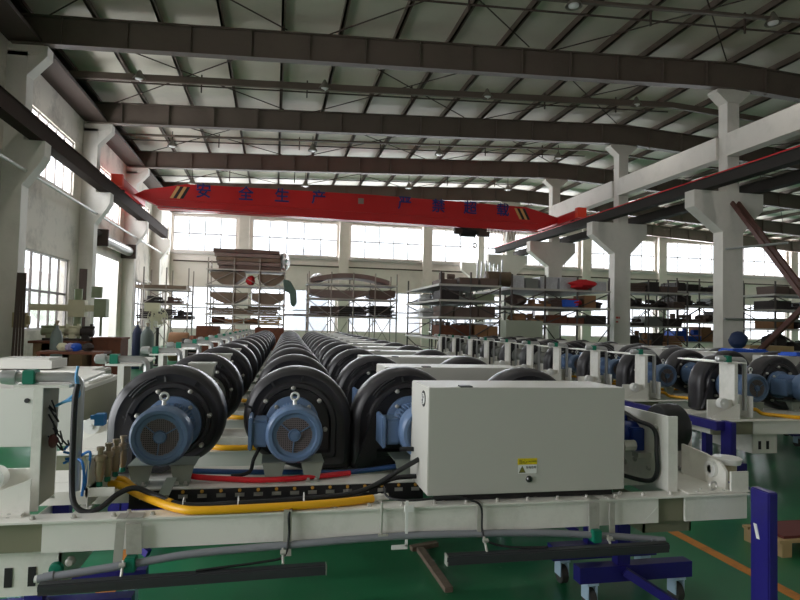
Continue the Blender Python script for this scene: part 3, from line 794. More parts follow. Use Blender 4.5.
RS = [2.25, 3.72, 4.82, 6.0, 7.05, 8.1, 9.3, 10.4, 11.7, 13.0]
for k, s in enumerate(RS):
    rowcopy(5.47, s, k, 'right row of machines', k < 3)
# a blower on the front machine of the right row turned to face the camera comes with the copies; remove the unplaced sources
def kill(o):
    for c in list(o.children): kill(c)
    bpy.data.objects.remove(o)
for o in [farb0, frame_lod, frame_mid, cab_mid] + far_lod: kill(o)

# ------------------------------------------------------------ hoses and small parts of the nearest machine
def hose(name, pts, r, mt, label, cat='hose', n=10, k=6):
    P = smoothpts(pts, k); o = Vector(P[0])
    return single(name, o, MB().tube(P, r, n), mt, label, cat, smooth=True)
yh = [at(111, 484, 3.12), at(122, 486, 3.05), atZ(140, 495, .775), atZ(160, 503, .773), atZ(180, 509, .771), atZ(200, 510.5, .77), atZ(240, 509, .77), atZ(300, 505.5, .77), atZ(345, 502, .77), atZ(373, 498.5, .77)]
y1 = hose('yellow_hose', yh, .0185, YEL, 'thick yellow hose lying along the nearest machine rail')
for k, s in ((1, 1.33), (2, 2.6), (3, 3.72)):
    dup(y1, (.022*s, s, .0), 'thick yellow hose on the %s machine of the middle row' % ordn[k])
for k, s in enumerate(RS[:4]):
    dup(y1, (5.47, s, .0), 'thick yellow hose on the %s machine of the right row' % ordn[k])
ORG = y1.location
e = atZ(378, 498, .77)
single('hose_fitting', e, MB().cyl(e+Vector((-.02, 0, 0)), e+Vector((.05, 0, .006)), .017, 12).cyl(e+Vector((.0, 0, 0)), e+Vector((.015, 0, .0)), .022, 8), BOLT, 'silver hose fitting at the end of the yellow hose', 'fitting', smooth=True)
hose('yellow_hose_coil', [at(106, 486, 3.2), at(114, 480, 3.18), at(124, 480, 3.16), at(134, 488, 3.1), at(148, 494, 3.05), atZ(172, 503, .77)], .017, YEL, 'second yellow hose rising behind the first near the left post')
hose('black_cable_loop', [at(78, 384, 2.93), at(75, 400, 2.92), at(73, 440, 2.92), at(72, 480, 2.92), at(74, 503, 2.90), at(85, 512, 2.89), at(100, 508, 2.9), at(118, 494, 2.95), at(135, 488, 2.98), at(155, 495, 2.98), atZ(185, 505, .765), atZ(240, 503, .765), atZ(300, 499, .765), atZ(350, 494, .77), at(375, 485, 3.0), at(400, 470, 3.0), at(419, 459, 3.0)], .0125, BLK2,
     'thick black cable looping down the left post and along the nearest rail', 'cable')
hose('black_cable', [at(352, 494, 2.99), at(372, 487, 3.02), at(395, 478, 3.05), at(419, 476, 3.05)], .012, BLK2, 'short black cable entering the lower left of the front cabinet', 'cable')
hose('black_cable', [at(400, 449, 3.12), at(410, 449, 3.12), at(420, 449, 3.12)], .012, BLK2, 'black cable stub entering the front cabinet side beside the third blower', 'cable')
hose('red_hose', [atZ(185, 474, .80), atZ(197, 477, .79), atZ(230, 479, .78), atZ(262, 480, .78), atZ(300, 478, .78), atZ(350, 473, .78)], .0145, RED, 'bright red hose running behind the feet of the middle front blower')
hose('blue_hose', [at(190, 471, 3.42), at(240, 472, 3.42), at(300, 472, 3.42), at(350, 472, 3.42), at(405, 465, 3.42)], .014, mat('dull_blue', srgb(58, 92, 150), .5), 'dull blue hose under the front blowers, behind the red hose')
hose('motor_cable', [(-.05, 3.38, .93), (-.085, 3.36, .86), (-.1, 3.36, .80), (-.14, 3.36, .78), (-.2, 3.36, .775)], .010, BLK2, 'black cable hanging from the middle front motor to the frame', 'cable')
for x, y in ((183, 507), (238, 506), (304, 502)):
    p = atZ(x, y, .77)
    single('cable_tie', p, MB().torus((p.x, p.y+.022, p.z), .036, .0022, 'x', 16, 5), WHITE, 'white cable tie round the yellow hose and black cable', 'cable tie', 'white ties on the front hoses')
# control cable on cabinet underside and drop to the lower bars
hose('thin_black_cable', [at(384, 487, 2.9), at(388, 497, 2.84), at(410, 500.5, 2.79), at(450, 497, 2.775), at(470, 500, 2.77), at(481, 507, 2.77), at(482, 530, 2.77), at(487, 541, 2.75), at(510, 547, 2.73), at(548, 547, 2.7)], .0055, BLK2, 'thin black cable dropping from below the cabinet to the right hanging bar', 'cable', 8)
hose('thin_black_cable', [at(306, 501, 2.9), at(290, 511, 2.775), at(289, 535, 2.77), at(284, 556, 2.74), at(262, 562, 2.72), at(225, 567, 2.71), at(196, 571, 2.7)], .0055, BLK2, 'thin black cable dropping to the left hanging bar', 'cable', 8)
hose('thin_red_wire', [at(289, 512, 2.775), at(300, 504, 2.9), at(311, 499, 3.0)], .003, RED, 'thin red wire crossing the yellow hose above the left bar hanger', 'wire', 6)
# parts hanging below the front rail
ORG = Vector(frame1.location)
def part(name, mb, mt, **k):
    global ORG
    ORG = Vector(frame1.location); return obj(name, mb, mt, frame1, **k)
P = [at(38, 579, 2.76), at(110, 567.5, 2.76), at(160, 559, 2.765), at(200, 553, 2.77), at(300, 544, 2.775), at(400, 536, 2.78), at(480, 533.5, 2.78), at(545, 533, 2.78), at(610, 536, 2.77), at(664, 540, 2.76)]
gp = part('hanging_pipe', MB().tube(smoothpts(P, 5), .0165, 14), PIPEG, smooth=True, label='bent grey plastic pipe under the rail')
ORG = Vector(frame1.location)
a, b_ = P[0], P[-1]
obj('pipe_end_cap', MB().cyl(a-Vector((.012, 0, 0)), a+Vector((.0, 0, 0)), .014, 12), WHITE, gp)
obj('pipe_collar', MB().cyl(a+Vector((.02, 0, .003)), a+Vector((.06, 0, .009)), .0195, 12).cyl(b_+Vector((-.05, 0, 0)), b_+Vector((-.02, 0, 0)), .0195, 12).cyl(b_+Vector((-.08, 0, .0)), b_+Vector((-.075, 0, 0)), .0195, 12), PIPEG, gp, smooth=True)
def bar(pa, pb, wd=.034, ht=.045):
    m_ = MB().beam(pa, pb, wd, ht)
    d = (Vector(pb)-Vector(pa)).normalized()
    m_.beam(Vector(pa)+Vector((0, -wd/2-.002, .006)), Vector(pb)+Vector((0, -wd/2-.002, .006)), .005, .02)
    return m_
b1 = part('hanging_bar', bar(at(39, 589, 2.70), at(325, 568.2, 2.70)), BARB, label='black square bar below the left half of the rail')
b2 = part('hanging_bar', bar(at(446, 559.5, 2.70), at(667, 546.5, 2.70)), BARB, label='black square bar below the right half of the rail')
ORG = Vector(frame1.location)
e = at(447, 559.5, 2.70); obj('bar_end', MB().box(e.x-.006, e.x, 2.68, 2.72, e.z-.024, e.z+.024), BOLT, b2)
e = at(325.5, 568.5, 2.70); obj('bar_end', MB().box(e.x, e.x+.004, 2.68, 2.72, e.z-.022, e.z+.022), BOLT, b1)
def strapd(px0, py0, px1, py1, wd, Ya=2.772, mt=STRAP):
    a = at(px0, py0, Ya); b = at(px1, py1, Ya)
    mb = MB().prism([(a.x-wd/2, a.z), (a.x+wd/2, a.z), (b.x+wd/2, b.z), (b.x-wd/2, b.z)], 'y', Ya-.003, Ya+.003)
    mb.box(a.x-wd/2, a.x+wd/2, Ya-.003, 2.84, max(a.z, .752), max(a.z, .752)+.004)
    return mb
for (x0, y0, x1, y1, w_, lb) in ((121, 522, 117, 567, .036, 'pale strap left of the wide one'), (134, 524, 134, 554, .062, 'wide steel strap carrying the left clamp'), (288, 511, 287, 556, .036, None), (480, 505, 480, 537, .028, None), (594, 503, 594, 532, .055, 'wide brown strap carrying the right clamp'), (612, 503, 612, 541, .03, None)):
    part('hanger_strap', strapd(x0, y0, x1, y1, w_), STRAP, label=lb)
for (x, y) in ((131, 563), (595, 535)):
    a = at(x, y, 2.765); part('pipe_clamp', MB().box(a.x-.022, a.x+.022, 2.735, 2.79, a.z-.03, a.z+.03), GREEN, bevel=.004, label='green pipe clamp')
for (x, y) in ((121, 573), (283, 560), (487, 548), (612, 546)):
    a = at(x, y-6, 2.71); b = at(x, y+4, 2.71)
    part('bar_hook', MB().cyl(a+Vector((0, .04, .01)), b, .006, 8).cyl(a+Vector((-.012, .02, 0)), a+Vector((.012, .02, 0)), .01, 8), BOLT, smooth=True)
a = at(407, 505, 2.775)
part('l_bracket', MB().box(a.x-.006, a.x+.006, 2.77, 2.776, a.z-.19, a.z+.02).box(a.x-.07, a.x+.006, 2.77, 2.776, a.z-.2, a.z-.18).box(a.x-.012, a.x+.03, 2.765, 2.776, a.z-.03, a.z+.0), WHITE, label='white L-shaped bracket hanging under the rail')
a = at(382, 505, 2.775)
part('threaded_rod', MB().cyl((a.x, 2.78, .78), (a.x, 2.78, .62), .006, 8).box(a.x-.016, a.x+.03, 2.765, 2.79, .61, .635), BOLT)
a = at(57, 568, 2.84); part('green_knob', MB().lathe([(-.03, .012), (-.028, .026), (-.01, .03), (0, .022)], (a.x, 2.845, a.z), 'y', 14), GREEN, smooth=True)
a = at(71, 561, 2.84); part('leg_bolt', MB().lathe([(-.03, .012), (-.02, .02), (0, .02)], (a.x, 2.845, a.z), 'y', 12), BOLT, smooth=True)
a = at(165, 480, 3.1)
part('stay_bracket', MB().beam(at(163, 496, 3.0), at(172, 478, 3.22), .05, .006, (0, -.3, 1)), SHEETM)
# regulators on the valve panel
for k in range(4):
    x, y, z = -.752+.012*k, 2.98+.09*k, .90
    t = thing('pressure_regulator', (x, y, z-.04), 'small brass pressure regulator left of the nearest blower', 'regulator', 'brass regulators beside the left front blower')
    obj('body', MB().lathe([(-.04, .012), (-.03, .016), (.0, .02), (.05, .02), (.055, .026), (.075, .026), (.08, .012), (.1, .012), (.1, .017), (.115, .017)], (x, y, z), 'z', 12), BRASS, t, smooth=True)
    obj('green_nut', MB().lathe([(-.065, .008), (-.062, .014), (-.045, .014), (-.04, .01)], (x, y, z), 'z', 6), GREEN, t)
p = at(102, 418, 3.25); single('blue_valve', p, MB().box(p.x-.022, p.x+.02, 3.2, 3.26, p.z-.03, p.z+.025).box(p.x-.04, p.x-.02, 3.2, 3.22, p.z+.0, p.z+.02), mat('teal_blue_plastic', srgb(48, 118, 172), .5), 'small blue valve body beside the shell of the leftmost front blower', 'valve')
p = at(94, 487, 3.0)
part('regulator_rail', MB().box(-.80, -.68, 2.95, 2.955, .80, .84).box(-.80, -.79, 2.95, 3.35, .80, .84), FRAME)
for i, pts in enumerate(([at(78, 366, 2.95), at(76, 380, 2.95), at(79, 396, 2.95), at(64, 402, 2.95)], [at(76, 372, 2.95), at(78, 388, 2.96), at(70, 398, 2.96), at(56, 406, 3.0)])):
    hose('light_blue_strap', pts, .006, LBLUE, ('light blue strap tied over the elbow of the left air pipe', 'second light blue strap trailing left from the pipe elbow')[i], 'strap', 8)
for i, pts in enumerate(([at(64, 450, 3.05), at(70, 444, 3.05), at(76, 447, 3.02), at(72, 453, 3.02), at(64, 452, 3.05)], [at(64, 463, 3.03), at(74, 459, 2.99), at(82, 462, 2.96), at(84, 478, 2.95), at(82, 496, 2.95)], [at(66, 459, 3.04), at(78, 457, 3.0), at(90, 452, 2.96), at(88, 470, 2.96), at(84, 490, 2.96)])):
    hose('blue_air_tube', pts, .006, BLUEH, ('looped blue air tube behind the left post', 'blue air tube falling beside the left vertical pipe', 'upper blue air tube crossing the left vertical pipe')[i], 'tube', 8)
b = MB()
for i in range(7):
    a = at(50+random.uniform(-2, 10), 400+i*7, 3.0); c = a+Vector((random.uniform(-.05, .08), .02, random.uniform(-.07, .02)))
    b.tube(smoothpts([a, (a+c)/2+Vector((.03, 0, -.05)), c], 4), .004, 5)
tag(single('wire_tangle', at(55, 430, 3.0), b, BLK2, 'loose tangle of thin dark wires on the left end post', 'wires'))
p = at(53, 441, 3.0); single('terminal_plug', p, MB().blob(p, .02, .02, .032, .1), mat('maroon_plug', srgb(92, 50, 48), .6), 'small maroon plug hanging on the left end post', 'plug', smooth=True)
# floor litter
pa = atZ(420, 549, .02); pb = atZ(449, 590, .02)
single('torn_strip', pa, MB().beam(pa, pb, .05, .03).beam(pa+Vector((-.06, .02, 0)), pa+Vector((.14, .06, .01)), .05, .03), mat('torn_strip_brown', srgb(120, 105, 90), .9, var=.4, scale=30), 'torn brown strip lying on the green floor below the rail', 'strip')

# right end of the nearest machine: side plate, gear motor, roller and lower bracket
part('side_plate', MB().box(2.05, 2.062, 2.87, 3.7, .752, 1.145).box(2.05, 2.105, 2.855, 2.87, .752, 1.145), FRAME, label='upright white side plate')
g = thing('gear_motor', (1.93, 3.12, .95), 'bright blue gear motor bolted to the white side plate', 'gear motor')
obj('housing', MB().cyl((1.93, 3.16, 1.0), (2.05, 3.16, 1.0), .075, 18).box(1.97, 2.05, 3.06, 3.22, .92, 1.05), MBLUE, g, bevel=.006)
obj('fins', MB().box(1.92, 2.04, 3.22, 3.4, 1.0, 1.008).box(1.92, 2.04, 3.22, 3.4, 1.03, 1.038).box(1.92, 2.04, 3.22, 3.4, 1.06, 1.068).box(1.93, 2.03, 3.2, 3.38, .96, 1.1), MBLUE, g)
obj('shaft_cover', MB().lathe([(-.03, .02), (-.025, .045), (0, .05)], (1.93, 3.12, 1.02), 'x', 16), BLK2, g, smooth=True)
obj('mounting_foot', MB().box(1.97, 2.05, 3.0, 3.06, .90, .925).box(1.97, 2.05, 3.2, 3.26, .90, .925).cyl((1.9, 3.04, .96), (1.97, 3.04, .96), .03, 10), BOLT, g)
hose('motor_cable', [(2.03, 3.5, 1.06), (2.035, 3.45, 1.13), (2.035, 3.3, 1.12), (2.035, 3.12, 1.085), (2.035, 2.99, 1.075), (2.035, 2.94, 1.04), (2.03, 2.925, .95), (2.03, 2.925, .83), (2.015, 3.0, .775), (1.94, 3.2, .775)], .012, BLK2, 'black cable looping over the white side plate beside the gear motor', 'cable')
b = MB()
for (y, z) in ((2.96, 1.07), (3.4, 1.09), (3.02, .84), (3.15, .86), (3.25, .82)): b.lathe([(-.012, .012), (0, .016)], (2.05, y, z), 'x', 8)
part('plate_bolt', b, BOLT)
t = thing('drive_roller', (2.42, 3.3, .76), 'black rubber roller wheel behind the white side plate', 'roller')
obj('tyre', MB().lathe([(0, .05), (0, .13), (.02, .145), (.13, .145), (.15, .13), (.15, .05)], (2.33, 3.36, 1.0), 'x', 32), BLK2, t, smooth=True)
obj('hub', MB().lathe([(-.01, .06), (.16, .06)], (2.33, 3.36, 1.0), 'x', 20), GREYM, t, smooth=True)
obj('bearing_stand', MB().box(2.485, 2.5, 3.26, 3.46, .76, 1.05), FRAME, t)
t = thing('roller_end_bracket', (2.4, 3.0, .755), 'white bracket plate with a hole at the right end of the near frame', 'bracket')
obj('plate', MB().prism([(2.84, .76), (3.2, .76), (3.2, .93), (3.0, .915), (2.88, .89), (2.84, .85)], 'x', 2.385, 2.4), FRAME, t)
obj('base', MB().box(2.13, 2.5, 2.80, 3.3, .752, .76).box(2.385, 2.49, 2.80, 2.812, .76, .86), FRAME, t)
obj('bushing', MB().lathe([(-.02, .02), (-.02, .045), (.0, .045), (.0, .02)], (2.385, 2.94, .845), 'x', 20, cap=False), WHITE, t, smooth=True)
obj('guide_roller', MB().lathe([(0, .035), (0, .07), (.03, .078), (.035, .07), (.035, .03)], (2.50, 2.97, .865), 'z', 24), WHITE, t, smooth=True)
obj('roller_core', MB().lathe([(-.09, .045), (-.03, .05), (0, .05)], (2.50, 2.97, .865), 'z', 20), mat('beige_roller', srgb(190, 178, 155), .5), t, smooth=True)
obj('lifting_eye', MB().torus((2.3, 2.83, .785), .02, .006, 'y', 16, 6), BOLT, t, smooth=True)
p = at(687, 456, 3.4)
t = thing('shutoff_valve', (p.x, 3.4, p.z-.05), 'green and red shut-off valve at the right end of the near frame', 'valve')
obj('body', MB().cyl((p.x-.06, 3.4, p.z), (p.x+.07, 3.4, p.z), .028, 12), GREEN, t, smooth=True)
obj('handwheel', MB().cyl((p.x, 3.4, p.z-.05), (p.x, 3.4, p.z+.06), .022, 10), mat('valve_red', srgb(160, 40, 50), .5), t, smooth=True)
hose('thin_white_hose', [p+Vector((-.15, 0, .0)), p+Vector((-.12, .02, .05)), p+Vector((-.07, 0, .02)), p+Vector((-.13, -.02, -.05)), p+Vector((-.2, 0, -.02))], .008, WHITE, 'coiled thin white hose left of the green valve')
single('white_tray', (2.45, 3.5, .74), MB().box(2.1, 2.62, 3.25, 3.75, .74, .76), CAB, 'flat white tray behind the right end bracket', 'tray')
# indigo posts and longitudinal rails at the row ends
t = thing('indigo_guard_rail', (2.45, 2.6, 0), 'tall indigo post in the right foreground with a white sticker', 'post')
obj('post', MB().prism([(2.41, 2.58), (2.466, 2.58), (2.466, 2.70), (2.41, 2.70)], 'z', 0, .81), INDIGO, t, bevel=.006)
obj('foot_plate', MB().box(2.36, 2.52, 2.52, 2.76, 0, .012), INDIGO, t)
obj('sticker', MB().prism([(2.655, .635), (2.675, .635), (2.655, .565), (2.635, .565)], 'x', 2.4065, 2.4095), WHITE, t)
t = thing('indigo_guard_rail', (4.1, 4.9, 0), 'indigo post and long rail at the left ends of the right row', 'rail')
obj('post', MB().box(4.09, 4.145, 4.8, 4.94, 0, .775), INDIGO, t, bevel=.006)
obj('long_rail', MB().box(4.0, 4.06, 4.94, 8.9, .69, .77).box(4.0, 4.09, 4.88, 4.94, .69, .77), INDIGO, t)
obj('post', MB().box(4.0, 4.06, 8.8, 8.9, 0, .69), INDIGO, t)

# ------------------------------------------------------------ the low white unit left of the rows
def left_unit(x0, x1, y0, y1, z0, z1, lab):
    t = thing('white_steel_unit', ((x0+x1)/2, y0, 0), lab, 'cabinet')
    obj('body', MB().box(x0, x1, y0, y1, z0, z1), CAB, t, bevel=.006)
    obj('shade_toned_panel', MB().box(x1, x1+.008, y0+.02, y1-.02, z0+.02, z1-.03), OLIVE, t, label='side panel with shade put into its olive colour')  # shade of the right side painted in as olive
    obj('lid', MB().box(x0+.02, x1-.05, y0+.35, y1-.15, z1, z1+.022), FRAME, t, bevel=.004)
    for x in (x0+.08, x1-.08):
        for y in (y0+.06, y1-.06): obj('leg', MB().box(x-.03, x+.03, y-.03, y+.03, 0, z0), FRAME, t)
    obj('latch', MB().lathe([(-.01, .02), (0, .02)], (x1-.42, y0, z1-.1), 'y', 12), DARK, t)
    return t
left_unit(-3.4, -1.56, 5.55, 6.9, .52, 1.0, 'low white steel unit with shade-toned side left of the near machines')
left_unit(-4.3, -2.3, 8.2, 9.5, .5, .88, 'white steel unit behind the near left one')
# ------------------------------------------------------------ left workshop corner
def cylinder_bottle(px_, pyb, Y, h, r, mt, lab, z0=0):
    p = at(px_, pyb, Y)
    t = thing('gas_cylinder', (p.x, Y, z0), lab, 'gas cylinder')
    obj('body', MB().lathe([(0, r*.9), (.03, r), (h*.8, r), (h*.9, r*.7), (h*.95, r*.3), (h, r*.25)], (p.x, Y, z0), 'z', 16), mt, t, smooth=True)
    obj('valve', MB().lathe([(h, .03), (h+.06, .03), (h+.07, .05), (h+.11, .05)], (p.x, Y, z0), 'z', 10), BRASS, t, smooth=True)
cylinder_bottle(56, 350, 15.0, 1.4, .13, CYLG, 'grey gas cylinder in front of the left window bench')
cylinder_bottle(147, 345, 20, 1.35, .2, CYLG, 'grey gas cylinder right of the roller doorway')
cylinder_bottle(137, 345, 20.5, 1.4, .15, CYLB, 'navy gas cylinder left of the grey one by the doorway')
p0 = at(28, 334, 15.9); p1 = at(95, 334, 16.6)
t = thing('workbench', ((p0.x+p1.x)/2, 16.3, 0), 'brown steel workbench under the left window', 'workbench')
zt_ = .95
obj('bench_top', MB().box(p0.x, p1.x, 15.9, 16.9, zt_, zt_+.06), RUST, t)
obj('drawer_unit', MB().box(p0.x+.1, p0.x+.9, 15.95, 16.8, 0, zt_).box(p1.x-1.0, p1.x-.1, 15.95, 16.8, 0, zt_), mat('bench_tan', srgb(150, 120, 90), .7, var=.2), t)
obj('back_shelf', MB().box(p0.x+.9, p1.x-1.0, 16.2, 16.8, .2, zt_), BOARDD, t)
q0 = at(95, 333, 16.6); q1 = at(124, 333, 16.6)
single('rusty_cabinet', (q0.x, 16.6, 0), MB().box(q0.x+.03, q1.x, 16.3, 17.1, 0, 1.05).box(q0.x, q1.x+.03, 16.25, 17.15, 1.05, 1.1).box((q0.x+q1.x)/2-.01, (q0.x+q1.x)/2+.01, 16.28, 16.3, .05, 1.0), RUST, 'rusty brown steel cabinet right of the workbench', 'cabinet')
# small stands of parts on the bench
items = [('vise', 50, 'green-grey bench vise on the workbench', MGREEN), ('bench_grinder', 62, 'cream bench grinder on the workbench', MCREAM), ('bench_mill', 73, 'pale bench milling machine on the workbench', MCREAM), ('small_motor', 86, 'dark small motor at the right of the workbench', DGOODS)]
for nm, x, lab, mt in items:
    p = at(x, 330, 16.3); z = zt_+.06
    t = thing(nm, (p.x, 16.3, z), lab, 'tool')
    obj('base', MB().box(p.x-.14, p.x+.14, 16.2, 16.4, z, z+.06), DGOODS, t)
    obj('body', MB().cyl((p.x-.18, 16.3, z+.22), (p.x+.18, 16.3, z+.22), .1, 12).box(p.x-.07, p.x+.07, 16.22, 16.38, z+.06, z+.2), mt, t, smooth=False)
    obj('arm', MB().box(p.x+.1, p.x+.16, 16.25, 16.35, z+.1, z+.42).cyl((p.x-.2, 16.3, z+.34), (p.x+.2, 16.3, z+.34), .03, 8), mt, t)
# radial drill
p = at(100, 315, 17.5)
t = thing('radial_drill', (p.x-.3, 17.5, 0), 'green radial drilling machine with long cream arm before the doorway', 'drilling machine')
obj('column', MB().cyl((p.x-.55, 17.5, .12), (p.x-.55, 17.5, 2.35), .1, 14), MGREEN, t, smooth=True)
obj('foot', MB().box(p.x-.8, p.x+.2, 17.2, 17.8, 0, .12), MGREEN, t)
obj('arm', MB().box(p.x-1.7, p.x+.05, 17.42, 17.58, 1.75, 1.92).box(p.x-.75, p.x-.35, 17.35, 17.65, 1.6, 2.05), MCREAM, t)
obj('spindle_head', MB().box(p.x-.12, p.x+.18, 17.35, 17.65, 1.6, 2.1).cyl((p.x+.03, 17.5, 1.1), (p.x+.03, 17.5, 1.6), .035, 10), MGREEN, t)
obj('motor', MB().cyl((p.x-.1, 17.5, 2.12), (p.x-.1, 17.5, 2.42), .14, 16), MGREEN, t, smooth=True)
# standing steel bars, wall box
for i, (x, lab) in enumerate(((14, 'dark bundle of steel bars leaning on the left wall'), (81, 'long dark plank leaning on the pilaster left of the doorway'))):
    p = at(x, 345, 15.2 if i == 0 else 20)
    b = MB()
    for k in range(4 if i == 0 else 1):
        b.beam((p.x+.06*k, p.y-.1+.03*k, 0.01), (p.x+.05*k-.15, p.y+.45, 2.6 if i == 0 else 3.1), .05 if i == 0 else .22, .05)
    single('leaning_bars' if i == 0 else 'leaning_plank', (p.x, p.y, 0), b, STEELD, lab, 'bars' if i == 0 else 'plank')
p = at(22, 320, 16.0); single('wall_switch_box', (p.x, 15.95, p.z), MB().box(p.x-.16, p.x+.14, 15.85, 15.99, p.z-.18, p.z+.18).box(p.x+.14, p.x+.2, 15.87, 15.97, p.z-.1, p.z+.1), mat('switch_tan', srgb(170, 155, 120), .6), 'tan switch box on the nearest left pilaster', 'switch box')
p = at(50, 360, 9.6)
single('steel_crate', (p.x, 9.6, .921), MB().box(p.x-.35, p.x+.35, 8.6, 9.2, .921, 1.03).box(p.x-.3, p.x+.3, 8.65, 9.15, 1.03, 1.05), CAB, 'small white box lying on the second white steel unit', 'box')
for (x, y, c, lab, nm) in ((76, 352, BLUEP, 'blue bottle lying among parts near the workbench', 'blue_bottle'), (70, 354, mat('purple_grey', srgb(150, 140, 170), .5), 'purple-grey bag among parts near the workbench', 'bag'), (88, 352, DGOODS, 'dark cloth bundle among parts near the workbench', 'cloth_bundle'), (62, 355, MCREAM, 'cream sack among parts near the workbench', 'sack')):
    p = at(x, y, 13.5)
    single(nm, (p.x, 13.5, .9), MB().blob((p.x, 13.5, .98), .12, .1, .09, .2), c, lab, nm.split('_')[-1], smooth=True)
pt = at(76, 357, 13.5)
t = thing('parts_table', (pt.x, 13.5, 0), 'low rusty table heaped with bottles and cloth before the workbench', 'table')
obj('table_top', MB().box(pt.x-.65, pt.x+.6, 13.2, 13.8, .85, .9), RUST, t)
for dx in (-.6, .55):
    for dy in (13.25, 13.75): obj('leg', MB().box(pt.x+dx-.03, pt.x+dx+.03, dy-.03, dy+.03, 0, .85), RUST, t)
# pedestal fan and drums on the left of the far racks
p = at(158, 320, 22)
t = thing('pedestal_fan', (p.x, 22, 0), 'large cream pedestal fan left of the far racks', 'fan')
obj('stand', MB().cyl((p.x, 22, .05), (p.x, 22, 1.3), .05, 10).lathe([(0, .35), (.05, .33)], (p.x, 22, 0), 'z', 20), DGOODS, t, smooth=True)
b = MB()
for R_ in (.12, .22, .32): b.torus((p.x, 21.93, 1.65), R_, .012, 'y', 24, 5)
for k in range(12): a = 2*PI*k/12; b.cyl((p.x, 21.9, 1.65), (p.x+.32*math.cos(a), 21.93, 1.65+.32*math.sin(a)), .008, 5)
obj('guard', b, MCREAM, t)
b = MB()
for k in range(4):
    a = PI/2*k+.4; b.prism([(p.x+.04*math.cos(a-.5), 1.65+.04*math.sin(a-.5)), (p.x+.29*math.cos(a-.35), 1.65+.29*math.sin(a-.35)), (p.x+.29*math.cos(a+.35), 1.65+.29*math.sin(a+.35)), (p.x+.04*math.cos(a+.5), 1.65+.04*math.sin(a+.5))], 'y', 21.97, 21.985)
obj('blades', b, MCREAM, t)
obj('motor', MB().cyl((p.x, 22.0, 1.65), (p.x, 22.2, 1.65), .12, 14), MCREAM, t, smooth=True)
p = at(153, 312, 22.6); single('cream_junction_box', (p.x, 22.5, 1.9), MB().box(p.x-.22, p.x+.22, 22.4, 22.6, 0, .1).box(p.x-.03, p.x+.03, 22.45, 22.55, .1, 1.85).box(p.x-.25, p.x+.25, 22.35, 22.65, 1.85, 2.15), MCREAM, 'cream box on a post behind the pedestal fan', 'box')

# ------------------------------------------------------------ scaffold racks with goods
def rack(x0, x1, y0, y1, levels, ztop, lab, nx=2, mt=SCAF, shelf=SHB):
    t = thing('scaffold_rack', ((x0+x1)/2, y0, 0), lab, 'rack')
    xs = [x0+(x1-x0)*i/nx for i in range(nx+1)]
    r = .035
    for x in xs:
        for y in (y0, y1):
            obj('post', MB().cyl((x, y, 0), (x, y, ztop), r, 6), mt, t)
    for z in levels:
        obj('shelf', MB().box(x0-.05, x1+.05, y0-.02, y1+.02, z-.05, z), shelf, t)
        obj('shelf_edge', MB().box(x0-.05, x1+.05, y0-.06, y0-.02, z-.06, z+.01).box(x0-.09, x0-.05, y0-.06, y1+.02, z-.06, z+.01), mat('shelf_edge_paint', srgb(186, 180, 172), .5), t)
    zz = [0.1]+list(levels)
    for i in range(len(zz)-1):
        for j in range(nx):
            a, b = (xs[j], xs[j+1]) if (i+j) % 2 == 0 else (xs[j+1], xs[j])
            obj('brace', MB().cyl((a, y0-.03, zz[i]), (b, y0-.03, zz[i+1]-.1), .022, 5), mt, t)
            obj('brace', MB().cyl((b, y1+.03, zz[i]), (a, y1+.03, zz[i+1]-.1), .022, 5), mt, t)
    obj('ladder_frame', ladder(x0, y0, y1, ztop, levels[0]), mt, t)
    return t
def ladder(x, y0, y1, zt, l0):
    b = MB(); z = .3
    while z < zt-.2: b.cyl((x, y0, z), (x, y1, z), .018, 5); z += .45
    return b
used = {}
def good(kind, x, y, z, w, d, h, mt, where, lab=None, cat=None):
    n = kind
    if kind == 'carton': b = MB().box(x, x+w, y, y+d, z, z+h).box(x+w*.47, x+w*.53, y-.004, y, z, z+h)
    elif kind == 'plank_stack':
        b = MB(); k = max(2, int(h/.09))
        for i in range(k):
            o = random.uniform(-.12, .12)
            b.box(x+o, x+w+o, y+random.uniform(0, .06), y+d, z+i*h/k, z+(i+.85)*h/k)
    elif kind == 'drum': b = MB().lathe([(0, .5), (.04, .52), (.96, .52), (1, .5)], (0, 0, 0), 'x', 16); b.v = [(x+w*v[0], y+d*(.5+v[1]), z+h*(.5+v[2]*.96)) for v in b.v]
    elif kind == 'bundle': b = MB().blob((x+w/2, y+d/2, z+h/2), w/2, d/2, h/2, .28, 10, 7)
    elif kind == 'bin': b = MB().prism([(x+w*.06, z), (x+w*.94, z), (x+w, z+h), (x, z+h)], 'y', y, y+d)
    elif kind == 'coil': b = MB().torus((x+w/2, y+d/2, z+h/2), h*.33, h*.16, 'y', 14, 6)
    elif kind == 'casting': b = MB().box(x, x+w, y, y+d, z, z+h*.4).cyl((x+w*.3, y+d*.5, z+h*.35), (x+w*.3, y+d*.5, z+h), w*.18, 10).cyl((x+w*.5, y+d*.2, z+h*.65), (x+w*.95, y+d*.2, z+h*.65), h*.2, 8)
    names = dict(carton='cardboard_carton', plank_stack='board_stack', drum='steel_drum', bundle='wrapped_bundle', bin='parts_bin', coil='hose_coil', casting='machine_casting')
    cats = dict(carton='box', plank_stack='boards', drum='drum', bundle='bundle', bin='bin', coil='coil', casting='machine part')
    o = single(names[kind], (x+w/2, y+d/2, z), b, mt, lab or where, cat or cats[kind], smooth=kind in ('bundle', 'coil', 'drum'))
    return o
cn = {}
colname = {CART: 'brown', WOOD: 'pale wooden', BOARDD: 'dark brown', DGOODS: 'dark', RUST: 'rusty', SILV: 'silver', BLUEP: 'blue', BOARD: 'grey-brown', MGREEN: 'pale green', REDW: 'red', GREYM: 'grey', WHITE: 'white', BOARDP: 'purple-brown'}
